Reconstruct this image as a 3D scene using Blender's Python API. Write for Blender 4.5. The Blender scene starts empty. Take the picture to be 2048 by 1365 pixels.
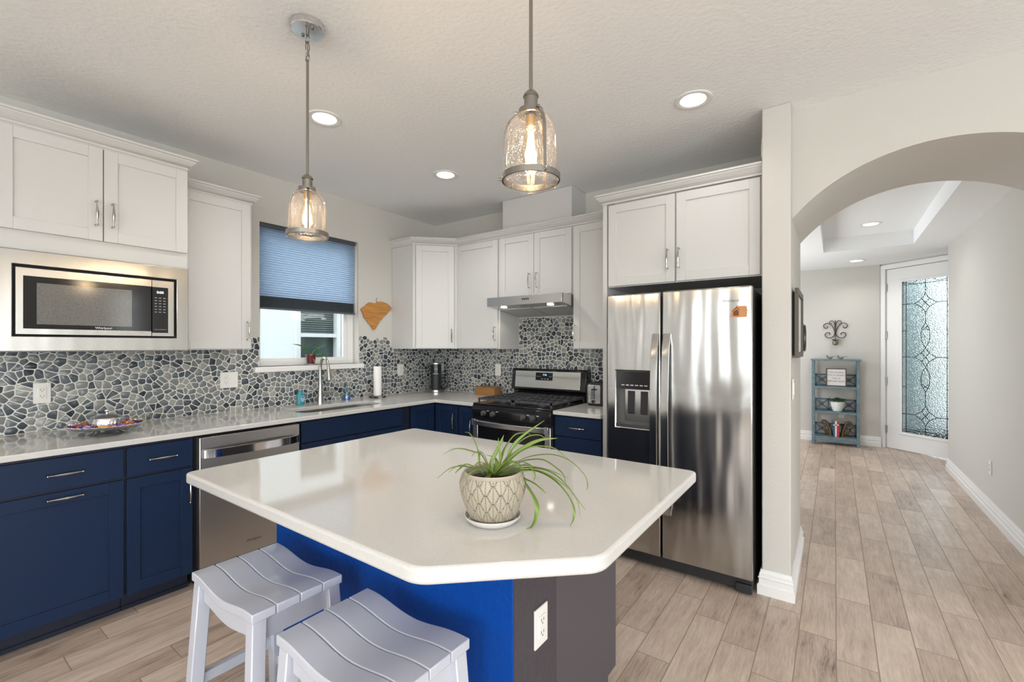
import bpy, bmesh, math, random
from mathutils import Vector, Matrix, geometry
R = math.radians
C = bpy.context.scene
col = C.collection
random.seed(7)

# ------------------------------------------------------------------ camera, world, light, exposure
cam_d = bpy.data.cameras.new('camera'); cam = bpy.data.objects.new('camera', cam_d); col.objects.link(cam)
cam_d.sensor_width = 36; cam_d.lens = 902 / 2048 * 36; cam_d.shift_y = 11.1 / 2048; cam_d.clip_start = .02
cam.location = (3.62, -3.593, 1.393); cam.rotation_euler = (R(90), 0, 0.621)
C.camera = cam
C.view_settings.view_transform = 'Standard'; C.view_settings.look = 'None'
C.view_settings.gamma = 1; C.view_settings.use_curve_mapping = False
C.view_settings.exposure = 0.0
C.cycles.max_bounces = 9; C.cycles.diffuse_bounces = 5; C.cycles.glossy_bounces = 4
C.cycles.transmission_bounces = 6; C.cycles.transparent_max_bounces = 12
C.cycles.sample_clamp_indirect = 6; C.cycles.caustics_reflective = False; C.cycles.caustics_refractive = False
C.cycles.use_denoising = True

w = bpy.data.worlds.new('sky'); C.world = w; w.use_nodes = True
wn = w.node_tree.nodes; wl = w.node_tree.links
hs_ = wn.new('ShaderNodeHueSaturation'); hs_.inputs['Saturation'].default_value = .38
bg = wn['Background']; sky = wn.new('ShaderNodeTexSky'); sky.sky_type = 'NISHITA'
sky.sun_disc = False; sky.sun_elevation = R(50); sky.sun_rotation = R(200); sky.air_density = 1; sky.dust_density = 2
wl.new(sky.outputs[0], hs_.inputs['Color']); wl.new(hs_.outputs[0], bg.inputs[0]); bg.inputs[1].default_value = .75

def area(name, loc, rot, sx, sy, power, color=(1, 1, 1), spread=180):
    d = bpy.data.lights.new(name, 'AREA'); d.shape = 'RECTANGLE'; d.size = sx; d.size_y = sy
    d.energy = power; d.color = color; d.spread = R(spread)
    o = bpy.data.objects.new(name, d); col.objects.link(o); o.location = loc; o.rotation_euler = rot
    return o
# daylight standing in the glazed openings of the great room behind the camera, and in an unseen foyer opening added for light
DAY = (0.90, 0.965, 1.0)
REAR = [(1.95, 2.35), (3.4, 5.0), (5.6, 7.2)]            # openings in the rear wall (x)
SIDE = [(-6.8, -5.2), (-4.6, -2.9), (-1.15, -.95)]       # openings in the far right wall (y)
RAD = 23.0                                               # watts per square metre of glass
def daylight(name, x, y, z0, z1, width, rz, watts):
    """lamps in place of daylight in one opening, as louvre-like strips inside the wall's thickness, each turned up to brighten the ceiling"""
    n_ = max(1, round((z1 - z0) / .35)); st = (z1 - z0) / n_
    for i_ in range(n_):
        area(name, (x, y, z0 + st * (i_ + .5)), (R(124), 0, rz), width, st * .72, watts / n_, DAY)
for a_, c_ in REAR:
    daylight('daylight_rear', (a_ + c_) / 2, -7.64, .30, 2.38, c_ - a_ - .02, 0, RAD * (c_ - a_) * 2.1)
for a_, c_ in SIDE:
    daylight('daylight_side', 7.74, (a_ + c_) / 2, .32, 2.36, c_ - a_ - .02, R(90), RAD * (c_ - a_) * 2.05)
daylight('daylight_left', -.09, -6.75, .32, 2.36, .48, R(-90), RAD * .4)
daylight('added_foyer_fill', 1.97, 2.6, .52, 2.28, 2.18, R(-90), 42)  # fill lamp in an unseen, added opening, brightens the hall walls
LAMP = (1.0, 0.975, 0.94)

# ------------------------------------------------------------------ materials
def mat(name, color=(.8, .8, .8), rough=.5, metal=0, spec=.5, **kw):
    m = bpy.data.materials.new(name); m.use_nodes = True
    b = m.node_tree.nodes['Principled BSDF']
    b.inputs['Base Color'].default_value = (*color, 1); b.inputs['Roughness'].default_value = rough
    b.inputs['Metallic'].default_value = metal; b.inputs['Specular IOR Level'].default_value = spec
    for k, v in kw.items():
        b.inputs[k.replace('_', ' ')].default_value = v
    return m
def N(m, t, **kw):
    n = m.node_tree.nodes.new('ShaderNode' + t)
    for k, v in kw.items(): setattr(n, k, v)
    return n
def L(m, a, b): m.node_tree.links.new(a, b)
def BS(m): return m.node_tree.nodes['Principled BSDF']
def math_n(m, op, a, b=None, c=None):
    n = N(m, 'Math', operation=op)
    for i, v in enumerate((a, b, c)):
        if v is None: continue
        if isinstance(v, (int, float)): n.inputs[i].default_value = v
        else: L(m, v, n.inputs[i])
    return n.outputs[0]
def ramp(m, fac, stops):
    n = N(m, 'ValToRGB'); L(m, fac, n.inputs[0]); e = n.color_ramp.elements
    while len(e) < len(stops): e.new(.5)
    for i, (p, c) in enumerate(stops): e[i].position = p; e[i].color = (*c, 1)
    return n.outputs[0]
def texco(m): return N(m, 'TexCoord').outputs['Object']
def geopos(m): return N(m, 'NewGeometry').outputs['Position']
def noise(m, vec, scale, detail=3, rough=.5, sc=None):
    if sc:
        mp = N(m, 'Mapping'); L(m, vec, mp.inputs[0]); mp.inputs['Scale'].default_value = sc; vec = mp.outputs[0]
    n = N(m, 'TexNoise'); L(m, vec, n.inputs['Vector'])
    n.inputs['Scale'].default_value = scale; n.inputs['Detail'].default_value = detail; n.inputs['Roughness'].default_value = rough
    return n.outputs['Fac']
def bump(m, h, strength=.3, dist=.002):
    n = N(m, 'Bump'); L(m, h, n.inputs['Height']); n.inputs['Strength'].default_value = strength
    n.inputs['Distance'].default_value = dist; L(m, n.outputs[0], BS(m).inputs['Normal']); return n

def plaster(name, c, s=.35, scale=70):
    m = mat(name, c, .75, spec=.25); bump(m, noise(m, geopos(m), scale, 2), s, .003); return m
M_wall = plaster('wall_paint', (.585, .565, .525))
M_ceil = plaster('ceiling_paint', (.86, .87, .87), .9, 45)
M_white = mat('white_cabinet_paint', (.585, .578, .56), .34)
M_trim = mat('white_trim_paint', (.78, .77, .75), .35)
M_navy = mat('navy_cabinet_paint', (.009, .022, .060), .45, spec=.22)
M_kick = mat('dark_navy_toe_kick', (.008, .012, .028), .5)  # also on base cabinet bodies, as the painted shade of the door gaps
M_blue = plaster('textured_blue_paint', (.001, .052, .29), 1, 60); BS(M_blue).inputs['Specular IOR Level'].default_value = .15; BS(M_blue).inputs['Roughness'].default_value = .45
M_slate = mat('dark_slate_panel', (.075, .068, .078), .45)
M_blue_shade = plaster('shaded_blue_paint', (.068, .058, .064), 1, 60)  # same blue wall paint, its greyed tone in shade set as colour
M_black = mat('black_gloss', (.008, .008, .009), .12)
M_blackm = mat('black_matte', (.015, .015, .016), .5)
M_gap = mat('gap_black', (.004, .004, .005), .7)
M_iron = mat('cast_iron', (.085, .085, .092), .45, .2)
M_plate = mat('white_plastic', (.78, .76, .72), .35)
M_dark = mat('slot_dark', (.03, .028, .025), .5)
M_chrome = mat('polished_nickel', (.46, .445, .41), .16, 1)
M_nickel = mat('brushed_nickel', (.50, .48, .45), .28, 1)
M_silver = mat('silver', (.72, .72, .74), .12, 1)

def quartz(name, c):
    m = mat(name, c, .07, spec=.6)
    n = noise(m, geopos(m), 260, 2)
    L(m, ramp(m, n, [(.35, tuple(x * .93 for x in c)), (.65, c)]), BS(m).inputs['Base Color'])
    bump(m, noise(m, geopos(m), 90, 2), .012, .001); return m
M_quartz = quartz('white_quartz', (.63, .615, .59))

def steel(name, axis, c=(.60, .585, .565), rough=.26, wob=.0):
    m = mat(name, c, rough, 1)
    if wob:
        b1 = N(m, 'Bump'); L(m, noise(m, geopos(m), 1, 1, .5, (9, 9, 1.1)), b1.inputs['Height'])
        b1.inputs['Strength'].default_value = 1; b1.inputs['Distance'].default_value = wob
        L(m, b1.outputs[0], BS(m).inputs['Normal'])
    BS(m).inputs['Anisotropic'].default_value = .75
    tg = N(m, 'Tangent', direction_type='RADIAL', axis='Z'); L(m, tg.outputs[0], BS(m).inputs['Tangent'])
    BS(m).inputs['Anisotropic Rotation'].default_value = 0.25 if axis == 'z' else 0
    return m
M_steel = steel('brushed_steel', 'x')
M_steelv = steel('brushed_steel_fridge', 'x', (.50, .495, .485), .18, .014)
M_steeld = steel('brushed_steel_dishwasher', 'y', (.52, .50, .48), .33, .003)
M_steelm = steel('brushed_steel_microwave', 'y', (.37, .355, .33), .26, .004)

# wood-look plank tile floor: rows .1485 wide along Y, .613 long, each row shifted by a quarter
def plank_floor():
    m = mat('wood_look_tile', rough=.32)
    sp = N(m, 'SeparateXYZ'); L(m, geopos(m), sp.inputs[0]); X, Y = sp.outputs[0], sp.outputs[1]
    u = math_n(m, 'DIVIDE', math_n(m, 'SUBTRACT', X, 3.4775), .1485)
    r = math_n(m, 'FLOOR', u); fu = math_n(m, 'FRACT', u)
    v = math_n(m, 'DIVIDE', math_n(m, 'ADD', math_n(m, 'MULTIPLY_ADD', r, .153, .355), Y), .613)
    k = math_n(m, 'FLOOR', v); fv = math_n(m, 'FRACT', v)
    cm = N(m, 'CombineXYZ'); L(m, r, cm.inputs[0]); L(m, k, cm.inputs[1])
    wn_ = N(m, 'TexWhiteNoise', noise_dimensions='2D'); L(m, cm.outputs[0], wn_.inputs['Vector'])
    rnd = wn_.outputs['Value']
    off = N(m, 'VectorMath', operation='SCALE'); L(m, wn_.outputs['Color'], off.inputs[0]); off.inputs['Scale'].default_value = 40
    add = N(m, 'VectorMath', operation='ADD'); L(m, geopos(m), add.inputs[0]); L(m, off.outputs[0], add.inputs[1])
    P = add.outputs[0]
    wp = N(m, 'TexNoise'); L(m, P, wp.inputs['Vector']); wp.inputs['Scale'].default_value = 5; wp.inputs['Detail'].default_value = 2
    wa = N(m, 'VectorMath', operation='SCALE'); L(m, wp.outputs['Color'], wa.inputs[0]); wa.inputs['Scale'].default_value = .035
    wb = N(m, 'VectorMath', operation='ADD'); L(m, P, wb.inputs[0]); L(m, wa.outputs[0], wb.inputs[1]); Q = wb.outputs[0]
    g1 = noise(m, Q, 1, 7, .75, (130, 9, 1)); g2 = noise(m, Q, 1, 6, .72, (26, 2.6, 1)); g3 = noise(m, P, 1, 4, .6, (6, 5, 1))
    t = math_n(m, 'ADD', math_n(m, 'MULTIPLY', g1, .42), math_n(m, 'MULTIPLY', g2, .38))
    t = math_n(m, 'MULTIPLY_ADD', g3, .20, t)
    t = math_n(m, 'MULTIPLY_ADD', rnd, .13, math_n(m, 'SUBTRACT', t, .065))
    c = ramp(m, t, [(.34, (.17, .115, .085)), (.41, (.38, .29, .23)), (.50, (.50, .39, .31)), (.62, (.64, .525, .43))])
    ed = math_n(m, 'MINIMUM', math_n(m, 'MULTIPLY', math_n(m, 'MINIMUM', fu, math_n(m, 'SUBTRACT', 1, fu)), .1485),
                math_n(m, 'MULTIPLY', math_n(m, 'MINIMUM', fv, math_n(m, 'SUBTRACT', 1, fv)), .613))
    gm = math_n(m, 'LESS_THAN', ed, .0021)
    mx = N(m, 'Mix', data_type='RGBA'); L(m, gm, mx.inputs[0]); L(m, c, mx.inputs[6]); mx.inputs[7].default_value = (.30, .225, .165, 1)
    L(m, mx.outputs[2], BS(m).inputs['Base Color'])
    L(m, math_n(m, 'MULTIPLY_ADD', gm, .4, math_n(m, 'MULTIPLY_ADD', g1, .2, .26)), BS(m).inputs['Roughness'])
    h = math_n(m, 'MULTIPLY_ADD', gm, -1, math_n(m, 'MULTIPLY', g1, .35)); bump(m, h, .35, .002)
    return m
M_floor = plank_floor()

def island_random(name, stops, rough=.35, streak=None):
    m = mat(name, rough=rough)
    g = N(m, 'NewGeometry'); rnd = g.outputs['Random Per Island']
    f = rnd
    if streak:
        n = noise(m, g.outputs['Position'], 1, 2, .5, streak)
        f = math_n(m, 'ADD', math_n(m, 'MULTIPLY', rnd, .8), math_n(m, 'MULTIPLY', n, .28))
    L(m, ramp(m, f, stops), BS(m).inputs['Base Color']); return m
M_stone = island_random('sliced_pebble', [(.08, (.016, .023, .034)), (.3, (.065, .082, .10)), (.5, (.15, .165, .175)),
                        (.75, (.22, .225, .215)), (1, (.42, .41, .37))], .2, (40, 40, 130))
M_grout = mat('grout', (.78, .76, .70), .8)

M_emit = {}
def emit(name, c, s):
    m = bpy.data.materials.new(name); m.use_nodes = True; nt = m.node_tree; nt.nodes.clear()
    e = nt.nodes.new('ShaderNodeEmission'); e.inputs[0].default_value = (*c, 1); e.inputs[1].default_value = s
    o = nt.nodes.new('ShaderNodeOutputMaterial'); nt.links.new(e.outputs[0], o.inputs[0]); return m
M_lens = emit('lit_diffuser', (1, .97, .92), 6)
M_fil = emit('filament', (1, .72, .36), 42)
M_blueled = emit('blue_digits', (.25, .6, 1), 3)
M_whiteled = emit('white_digits', (.8, .85, 1), 2.5)

def clear_glass(name, tint=(1, 1, 1), gloss=.12, seeds=0, rough=.02):
    m = bpy.data.materials.new(name); m.use_nodes = True; nt = m.node_tree; nt.nodes.clear()
    tr = nt.nodes.new('ShaderNodeBsdfTransparent'); tr.inputs[0].default_value = (*tint, 1)
    gl = nt.nodes.new('ShaderNodeBsdfGlossy'); gl.inputs['Roughness'].default_value = rough
    lw = nt.nodes.new('ShaderNodeLayerWeight'); lw.inputs[0].default_value = .35
    mp = nt.nodes.new('ShaderNodeMath'); mp.operation = 'MULTIPLY_ADD'; nt.links.new(lw.outputs['Facing'], mp.inputs[0]); mp.inputs[1].default_value = .45; mp.inputs[2].default_value = gloss
    mx = nt.nodes.new('ShaderNodeMixShader'); nt.links.new(mp.outputs[0], mx.inputs[0]); nt.links.new(tr.outputs[0], mx.inputs[1]); nt.links.new(gl.outputs[0], mx.inputs[2])
    out = nt.nodes.new('ShaderNodeOutputMaterial'); last = mx
    if seeds:
        tc = nt.nodes.new('ShaderNodeTexCoord'); vo = nt.nodes.new('ShaderNodeTexVoronoi'); vo.inputs['Scale'].default_value = seeds
        nt.links.new(tc.outputs['Object'], vo.inputs['Vector'])
        lt = nt.nodes.new('ShaderNodeMath'); lt.operation = 'LESS_THAN'; nt.links.new(vo.outputs['Distance'], lt.inputs[0]); lt.inputs[1].default_value = .17
        df = nt.nodes.new('ShaderNodeBsdfTranslucent'); df.inputs[0].default_value = (1, .95, .88, 1)
        df2 = nt.nodes.new('ShaderNodeBsdfDiffuse'); df2.inputs[0].default_value = (1, .93, .85, 1)
        ad = nt.nodes.new('ShaderNodeMixShader'); nt.links.new(df.outputs[0], ad.inputs[1]); nt.links.new(df2.outputs[0], ad.inputs[2])
        m2 = nt.nodes.new('ShaderNodeMixShader'); nt.links.new(lt.outputs[0], m2.inputs[0]); nt.links.new(mx.outputs[0], m2.inputs[1]); nt.links.new(ad.outputs[0], m2.inputs[2])
        last = m2
    nt.links.new(last.outputs[0], out.inputs[0]); return m
M_pane = clear_glass('window_pane', (.93, .98, .97), .03)
M_seed = clear_glass('seeded_glass', (.95, .92, .90), .07, 270)
M_bulb = clear_glass('bulb_glass', (1, .90, .74), .10)
M_clearp = clear_glass('clear_plastic', (.80, .95, .98), .12)

# ------------------------------------------------------------------ mesh helpers
class B:
    """collects verts and faces of ONE mesh object"""
    def __init__(s): s.v = []; s.f = []; s.mi = []; s.cur = 0; s.sm = []
    def add(s, vs, fs, smooth=False):
        o = len(s.v); s.v += [tuple(p) for p in vs]
        for f in fs: s.f.append([o + i for i in f]); s.mi.append(s.cur); s.sm.append(smooth)
        return s
    def box(s, x0, x1, y0, y1, z0, z1):
        vs = [(x, y, z) for z in (z0, z1) for y in (y0, y1) for x in (x0, x1)]
        return s.add(vs, [(0, 2, 3, 1), (4, 5, 7, 6), (0, 1, 5, 4), (2, 6, 7, 3), (0, 4, 6, 2), (1, 3, 7, 5)])
    def prism(s, loops, axis, t0, t1, smooth=False):
        """loops: outer 2-D loop (ccw) then holes; extruded along axis from t0 to t1. 2-D axes: x->(y,z) y->(x,z) z->(x,y)"""
        if not isinstance(loops[0][0], (tuple, list, Vector)): loops = [loops]
        def to3(p, t):
            a, b = p[0], p[1]
            return {'x': (t, a, b), 'y': (a, t, b), 'z': (a, b, t)}[axis]
        tri = geometry.tessellate_polygon([[Vector((p[0], p[1], 0)) for p in lp] for lp in loops])
        flat = [p for lp in loops for p in lp]; n = len(flat)
        vs = [to3(p, t0) for p in flat] + [to3(p, t1) for p in flat]
        if len(loops) == 1 and len(loops[0]) > 3 and _convex(loops[0]):
            fs = [tuple(range(n - 1, -1, -1)), tuple(range(n, 2 * n))]
        else:
            fs = [tuple(reversed(t)) for t in tri] + [tuple(i + n for i in t) for t in tri]
        s.add(vs, fs)
        o = len(s.v) - 2 * n; k = 0
        for lp in loops:
            m = len(lp)
            for i in range(m):
                a, b = k + i, k + (i + 1) % m
                s.f.append([o + a, o + b, o + b + n, o + a + n]); s.mi.append(s.cur); s.sm.append(smooth)
            k += m
        return s
    def lathe(s, prof, c=(0, 0, 0), n=32, axis='z', sx=1, sy=1, cap=True):
        """prof: list of (r, h)"""
        vs = []
        for r, h in prof:
            for i in range(n):
                a = 2 * math.pi * i / n; p = (r * math.cos(a) * sx, r * math.sin(a) * sy, h)
                if axis == 'x': p = (p[2], p[0], p[1])
                if axis == 'y': p = (p[0], p[2], p[1])
                vs.append((p[0] + c[0], p[1] + c[1], p[2] + c[2]))
        fs = [(j * n + i, j * n + (i + 1) % n, (j + 1) * n + (i + 1) % n, (j + 1) * n + i) for j in range(len(prof) - 1) for i in range(n)]
        s.add(vs, fs, True)
        if cap:
            o = len(s.v) - len(vs)
            for j, rev in ((0, True), (len(prof) - 1, False)):
                if prof[j][0] > 1e-5:
                    l = [o + j * n + i for i in range(n)]; s.f.append(l[::-1] if rev else l); s.mi.append(s.cur); s.sm.append(False)
        return s
    def tube(s, pts, rad, n=10, closed=False, flat=None):
        """pts 3-D, rad number or list; flat=(a,b) multiplies the two cross axes"""
        pts = [Vector(p) for p in pts]; m = len(pts)
        rad = [rad] * m if isinstance(rad, (int, float)) else rad
        t0 = (pts[1] - pts[0]).normalized(); up = Vector((0, 0, 1)) if abs(t0.z) < .9 else Vector((1, 0, 0))
        nrm = (up - t0 * up.dot(t0)).normalized(); vs = []
        for i, p in enumerate(pts):
            if closed: t = (pts[(i + 1) % m] - pts[i - 1]).normalized()
            else: t = (pts[min(i + 1, m - 1)] - pts[max(i - 1, 0)]).normalized()
            nrm = nrm - t * nrm.dot(t)
            nrm = nrm.normalized() if nrm.length > 1e-6 else t.orthogonal().normalized()
            bn = t.cross(nrm); fa, fb = flat or (1, 1)
            for k in range(n):
                a = 2 * math.pi * k / n
                vs.append(p + (nrm * math.cos(a) * fa + bn * math.sin(a) * fb) * rad[i])
        q = m if closed else m - 1
        fs = [(j * n + i, j * n + (i + 1) % n, ((j + 1) % m) * n + (i + 1) % n, ((j + 1) % m) * n + i) for j in range(q) for i in range(n)]
        if not closed: fs += [tuple(range(n - 1, -1, -1)), tuple((m - 1) * n + i for i in range(n))]
        return s.add(vs, fs, True)
    def sweep(s, path, prof, closed=False):
        """path: 2-D (x,y); prof: (out, z) polygon; out is to the RIGHT of the path direction"""
        n = len(path); P = [Vector((p[0], p[1])) for p in path]; mit = []
        for i in range(n):
            if closed: a, b, c = P[i - 1], P[i], P[(i + 1) % n]
            else: a, b, c = P[max(i - 1, 0)], P[i], P[min(i + 1, n - 1)]
            d1 = (b - a).normalized() if (b - a).length > 1e-9 else (c - b).normalized()
            d2 = (c - b).normalized() if (c - b).length > 1e-9 else d1
            n1 = Vector((d1.y, -d1.x)); n2 = Vector((d2.y, -d2.x)); m = (n1 + n2).normalized()
            mit.append(m / max(m.dot(n1), .2))
        k = len(prof); vs = []
        for i in range(n):
            for o, z in prof: q = P[i] + mit[i] * o; vs.append((q.x, q.y, z))
        fs = [(j * k + i, j * k + (i + 1) % k, ((j + 1) % n) * k + (i + 1) % k, ((j + 1) % n) * k + i) for j in range(n if closed else n - 1) for i in range(k)]
        if not closed: fs += [tuple(range(k - 1, -1, -1)), tuple((n - 1) * k + i for i in range(k))]
        return s.add(vs, fs)
    def mesh(s, name, mats):
        me = bpy.data.meshes.new(name); me.from_pydata(s.v, [], s.f)
        for m in (mats if isinstance(mats, (list, tuple)) else [mats]): me.materials.append(m)
        me.polygons.foreach_set('material_index', s.mi); me.polygons.foreach_set('use_smooth', s.sm)
        bm = bmesh.new(); bm.from_mesh(me); bmesh.ops.recalc_face_normals(bm, faces=bm.faces); bm.to_mesh(me); bm.free()
        me.set_sharp_from_angle(angle=R(38)); me.update(); return me
    def build(s, name, mats, parent=None, bevel=0, seg=2, kind=None, loc=None, rz=0):
        o = bpy.data.objects.new(name, s.mesh(name, mats)); col.objects.link(o)
        if parent: o.parent = parent
        if loc: o.location = loc
        if rz: o.rotation_euler = (0, 0, rz)
        if bevel:
            b = o.modifiers.new('bevel', 'BEVEL'); b.width = bevel; b.segments = seg; b.limit_method = 'ANGLE'; b.angle_limit = R(35)
            b.harden_normals = False
        if kind: o['kind'] = kind
        return o
def _convex(lp):
    n = len(lp); sg = 0
    for i in range(n):
        a, b, c = lp[i], lp[(i + 1) % n], lp[(i + 2) % n]
        z = (b[0] - a[0]) * (c[1] - b[1]) - (b[1] - a[1]) * (c[0] - b[0])
        if abs(z) < 1e-12: continue
        if sg and (z > 0) != (sg > 0): return False
        sg = z
    return True
def tag(o, label, cat, group=None, kind=None):
    if label: o['label'] = label
    if cat: o['category'] = cat
    if group: o['group'] = group
    if kind: o['kind'] = kind
    return o
def thing(name, label, cat, loc=(0, 0, 0), rz=0, group=None, kind=None):
    o = bpy.data.objects.new(name, None); col.objects.link(o); o.empty_display_size = .1
    o.location = loc; o.rotation_euler = (0, 0, rz); return tag(o, label, cat, group, kind)
def copy_tree(o, parent=None):
    c = o.copy(); col.objects.link(c); c.parent = parent
    for ch in o.children: copy_tree(ch, c)
    return c
def arc(cx, cy, r, a0, a1, n): return [(cx + r * math.cos(R(a0 + (a1 - a0) * i / n)), cy + r * math.sin(R(a0 + (a1 - a0) * i / n))) for i in range(n + 1)]
def rrect(x0, x1, y0, y1, r, n=5):
    return arc(x1 - r, y1 - r, r, 0, 90, n) + arc(x0 + r, y1 - r, r, 90, 180, n) + arc(x0 + r, y0 + r, r, 180, 270, n) + arc(x1 - r, y0 + r, r, 270, 360, n)
def smoothpts(pts, k=6):
    """Catmull-Rom through pts"""
    P = [Vector(p) for p in pts]; P = [P[0] * 2 - P[1]] + P + [P[-1] * 2 - P[-2]]; out = []
    for i in range(1, len(P) - 2):
        for j in range(k):
            t = j / k; a, b, c, d = P[i - 1], P[i], P[i + 1], P[i + 2]
            out.append(.5 * ((2 * b) + (c - a) * t + (2 * a - 5 * b + 4 * c - d) * t * t + (3 * b - a - 3 * c + d) * t ** 3))
    out.append(P[-2]); return out
def round_poly(lp, r, n=4):
    out = []; m = len(lp)
    for i in range(m):
        a, b, c = Vector(lp[i - 1]), Vector(lp[i]), Vector(lp[(i + 1) % m])
        d1 = (a - b).normalized(); d2 = (c - b).normalized(); q = min(r, (a - b).length * .45, (c - b).length * .45)
        p1, p2 = b + d1 * q, b + d2 * q
        for k in range(n + 1):
            t = k / n; out.append(tuple((1 - t) ** 2 * p1 + 2 * t * (1 - t) * b + t * t * p2))
    return out
def text(name, s, size, parent, m, loc, rot, depth=.0006, align='CENTER', label=None):
    cu = bpy.data.curves.new(name, 'FONT'); cu.body = s; cu.size = size; cu.align_x = align; cu.align_y = 'CENTER'; cu.extrude = depth
    to = bpy.data.objects.new(name, cu); me = bpy.data.meshes.new_from_object(to); bpy.data.objects.remove(to)
    me.materials.clear(); me.materials.append(m)
    o = bpy.data.objects.new(name, me); col.objects.link(o); o.parent = parent; o.location = loc; o.rotation_euler = rot
    if label: o['label'] = label
    return o

# ------------------------------------------------------------------ the setting
def S(name, b, m, **k): return b.build(name, m, kind='structure', **k)
ZC, ZH = 2.735, 2.53
S('floor', B().box(-.3, 9, -9, 7, -.1, 0), M_floor)
S('ceiling', B().box(-.3, 8.2, -8, .15, ZC, ZC + .1), M_ceil)
b = B().prism([[(1.9, .15), (6, .15), (6, 5), (1.9, 5)], [(3.51, .55), (3.51, 3.05), (4.33, 3.05), (4.33, .55)]], 'z', ZH, ZH + .02)
b.sweep([(3.51, .55), (3.51, 3.05), (4.33, 3.05), (4.33, .55)], [(0, ZH + .02), (-.02, ZH + .02), (-.02, 2.69), (0, 2.69)], closed=True)
b.box(3.49, 4.35, .53, 3.07, 2.69, 2.71); S('ceiling', b, M_ceil)
# left wall with the window opening
WY0, WY1, WZ0, WZ1 = -1.891, -1.0, 1.235, 2.365
S('wall_left', B().prism([[(-8, 0), (.15, 0), (.15, ZC), (-8, ZC)], [(WY0, WZ0), (WY0, WZ1), (WY1, WZ1), (WY1, WZ0)], [(-7.0, .3), (-7.0, 2.38), (-6.5, 2.38), (-6.5, .3)]], 'x', -.16, 0), M_wall)
S('wall_back', B().box(0, 3.285, 0, .15, 0, ZC), M_wall)
S('wall_partition', B().box(3.285, 3.425, -.70, .15, 0, ZC), M_wall, bevel=.006)
ac = arc(4.0425, 2.405 - .802, .802, 39.7, 140.3, 28)      # springs at 3.425 and 4.66
S('wall_arch', B().prism([(3.425, ZC), (3.425, 2.115)] + ac[::-1] + [(4.66, 2.115), (4.66, ZC)], 'y', -.60, .15), M_wall)
S('wall_right', B().box(4.66, 4.80, -.60, 3.40, 0, ZC), M_wall)
S('wall_right', B().box(4.80, 7.7, -.60, -.45, 0, ZC), M_wall)
S('wall_foyer', B().box(1.9, 4.13, 4.47, 4.62, 0, ZH + .1), M_wall)
S('wall_foyer', B().prism([[(.15, 0), (4.47, 0), (4.47, ZH + .1), (.15, ZH + .1)], [(1.5, .5), (1.5, 2.3), (3.7, 2.3), (3.7, .5)]], 'x', 1.9, 2.05), M_wall)  # side opening added out of view for the foyer fill lamp
S('wall_foyer', B().box(4.80, 6.0, 3.25, 3.40, 0, ZH + .1), M_wall)
# diagonal entry wall with the door opening, local x along the wall, local y into the porch
AD = math.atan2(-.63, .776)
ent = (4.2, 4.455)
S('wall_entry', B().prism([[(-.13, 0), (-.07, 0), (-.07, 2.49), (.985, 2.49), (.985, 0), (1.9, 0), (1.9, ZH + .1), (-.13, ZH + .1)]], 'y', 0, .14), M_wall, loc=(ent[0], ent[1], 0), rz=AD)
# great room behind the camera
b = B(); e_ = [-.16] + [v for p in REAR for v in p] + [7.9]
for k in range(0, len(e_), 2): b.box(e_[k], e_[k + 1], -7.7, -7.55, 0, ZC)
for a, c in REAR: b.box(a, c, -7.7, -7.55, 2.40, ZC); b.box(a, c, -7.7, -7.55, 0, .27)
S('wall_rear', b, M_wall)
b = B(); e_ = [-7.6] + [v for p in SIDE for v in p] + [-.45]
for k in range(0, len(e_), 2): b.box(7.65, 7.8, e_[k], e_[k + 1], 0, ZC)
for a, c in SIDE: b.box(7.65, 7.8, a, c, 2.38, ZC); b.box(7.65, 7.8, a, c, 0, .29)
S('wall_side', b, M_wall)
for i, (a, c) in enumerate(REAR):
    f = thing('window_%d' % (i + 3), None, None, kind='structure')
    b = B().box(a, a + .05, -7.64, -7.58, .27, 2.40).box(c - .05, c, -7.64, -7.58, .27, 2.40).box(a, c, -7.64, -7.58, .27, .32).box(a, c, -7.64, -7.58, 2.35, 2.40)
    b.build('window_frame', M_trim, f)
# chase box above the cabinets that hides the hood duct
S('wall_chase', B().box(1.13, 1.845, -.26, 0, 2.40, ZC - .004), M_white)

BASE = [(0, 0), (.021, 0), (.021, .055), (.013, .061), (.013, .088), (.018, .094), (.011, .102), (.011, .116), (.007, .121), (.005, .137), (0, .137)]
S('baseboard_partition', B().sweep([(3.285, -.06), (3.285, -.70), (3.425, -.70), (3.425, .15), (2.05, .15)][::-1], [(-o, z) for o, z in BASE]), M_trim)
S('baseboard_right', B().sweep([(4.80, 3.40), (4.66, 3.40), (4.66, -.60), (7.65, -.60)], BASE), M_trim)
S('baseboard_foyer', B().sweep([(2.05, .15), (2.05, 4.47), (4.10, 4.47)], BASE), M_trim)
S('baseboard_foyer', B().sweep([(4.10, 4.47), (4.145, 4.465)], BASE), M_trim)

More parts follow.
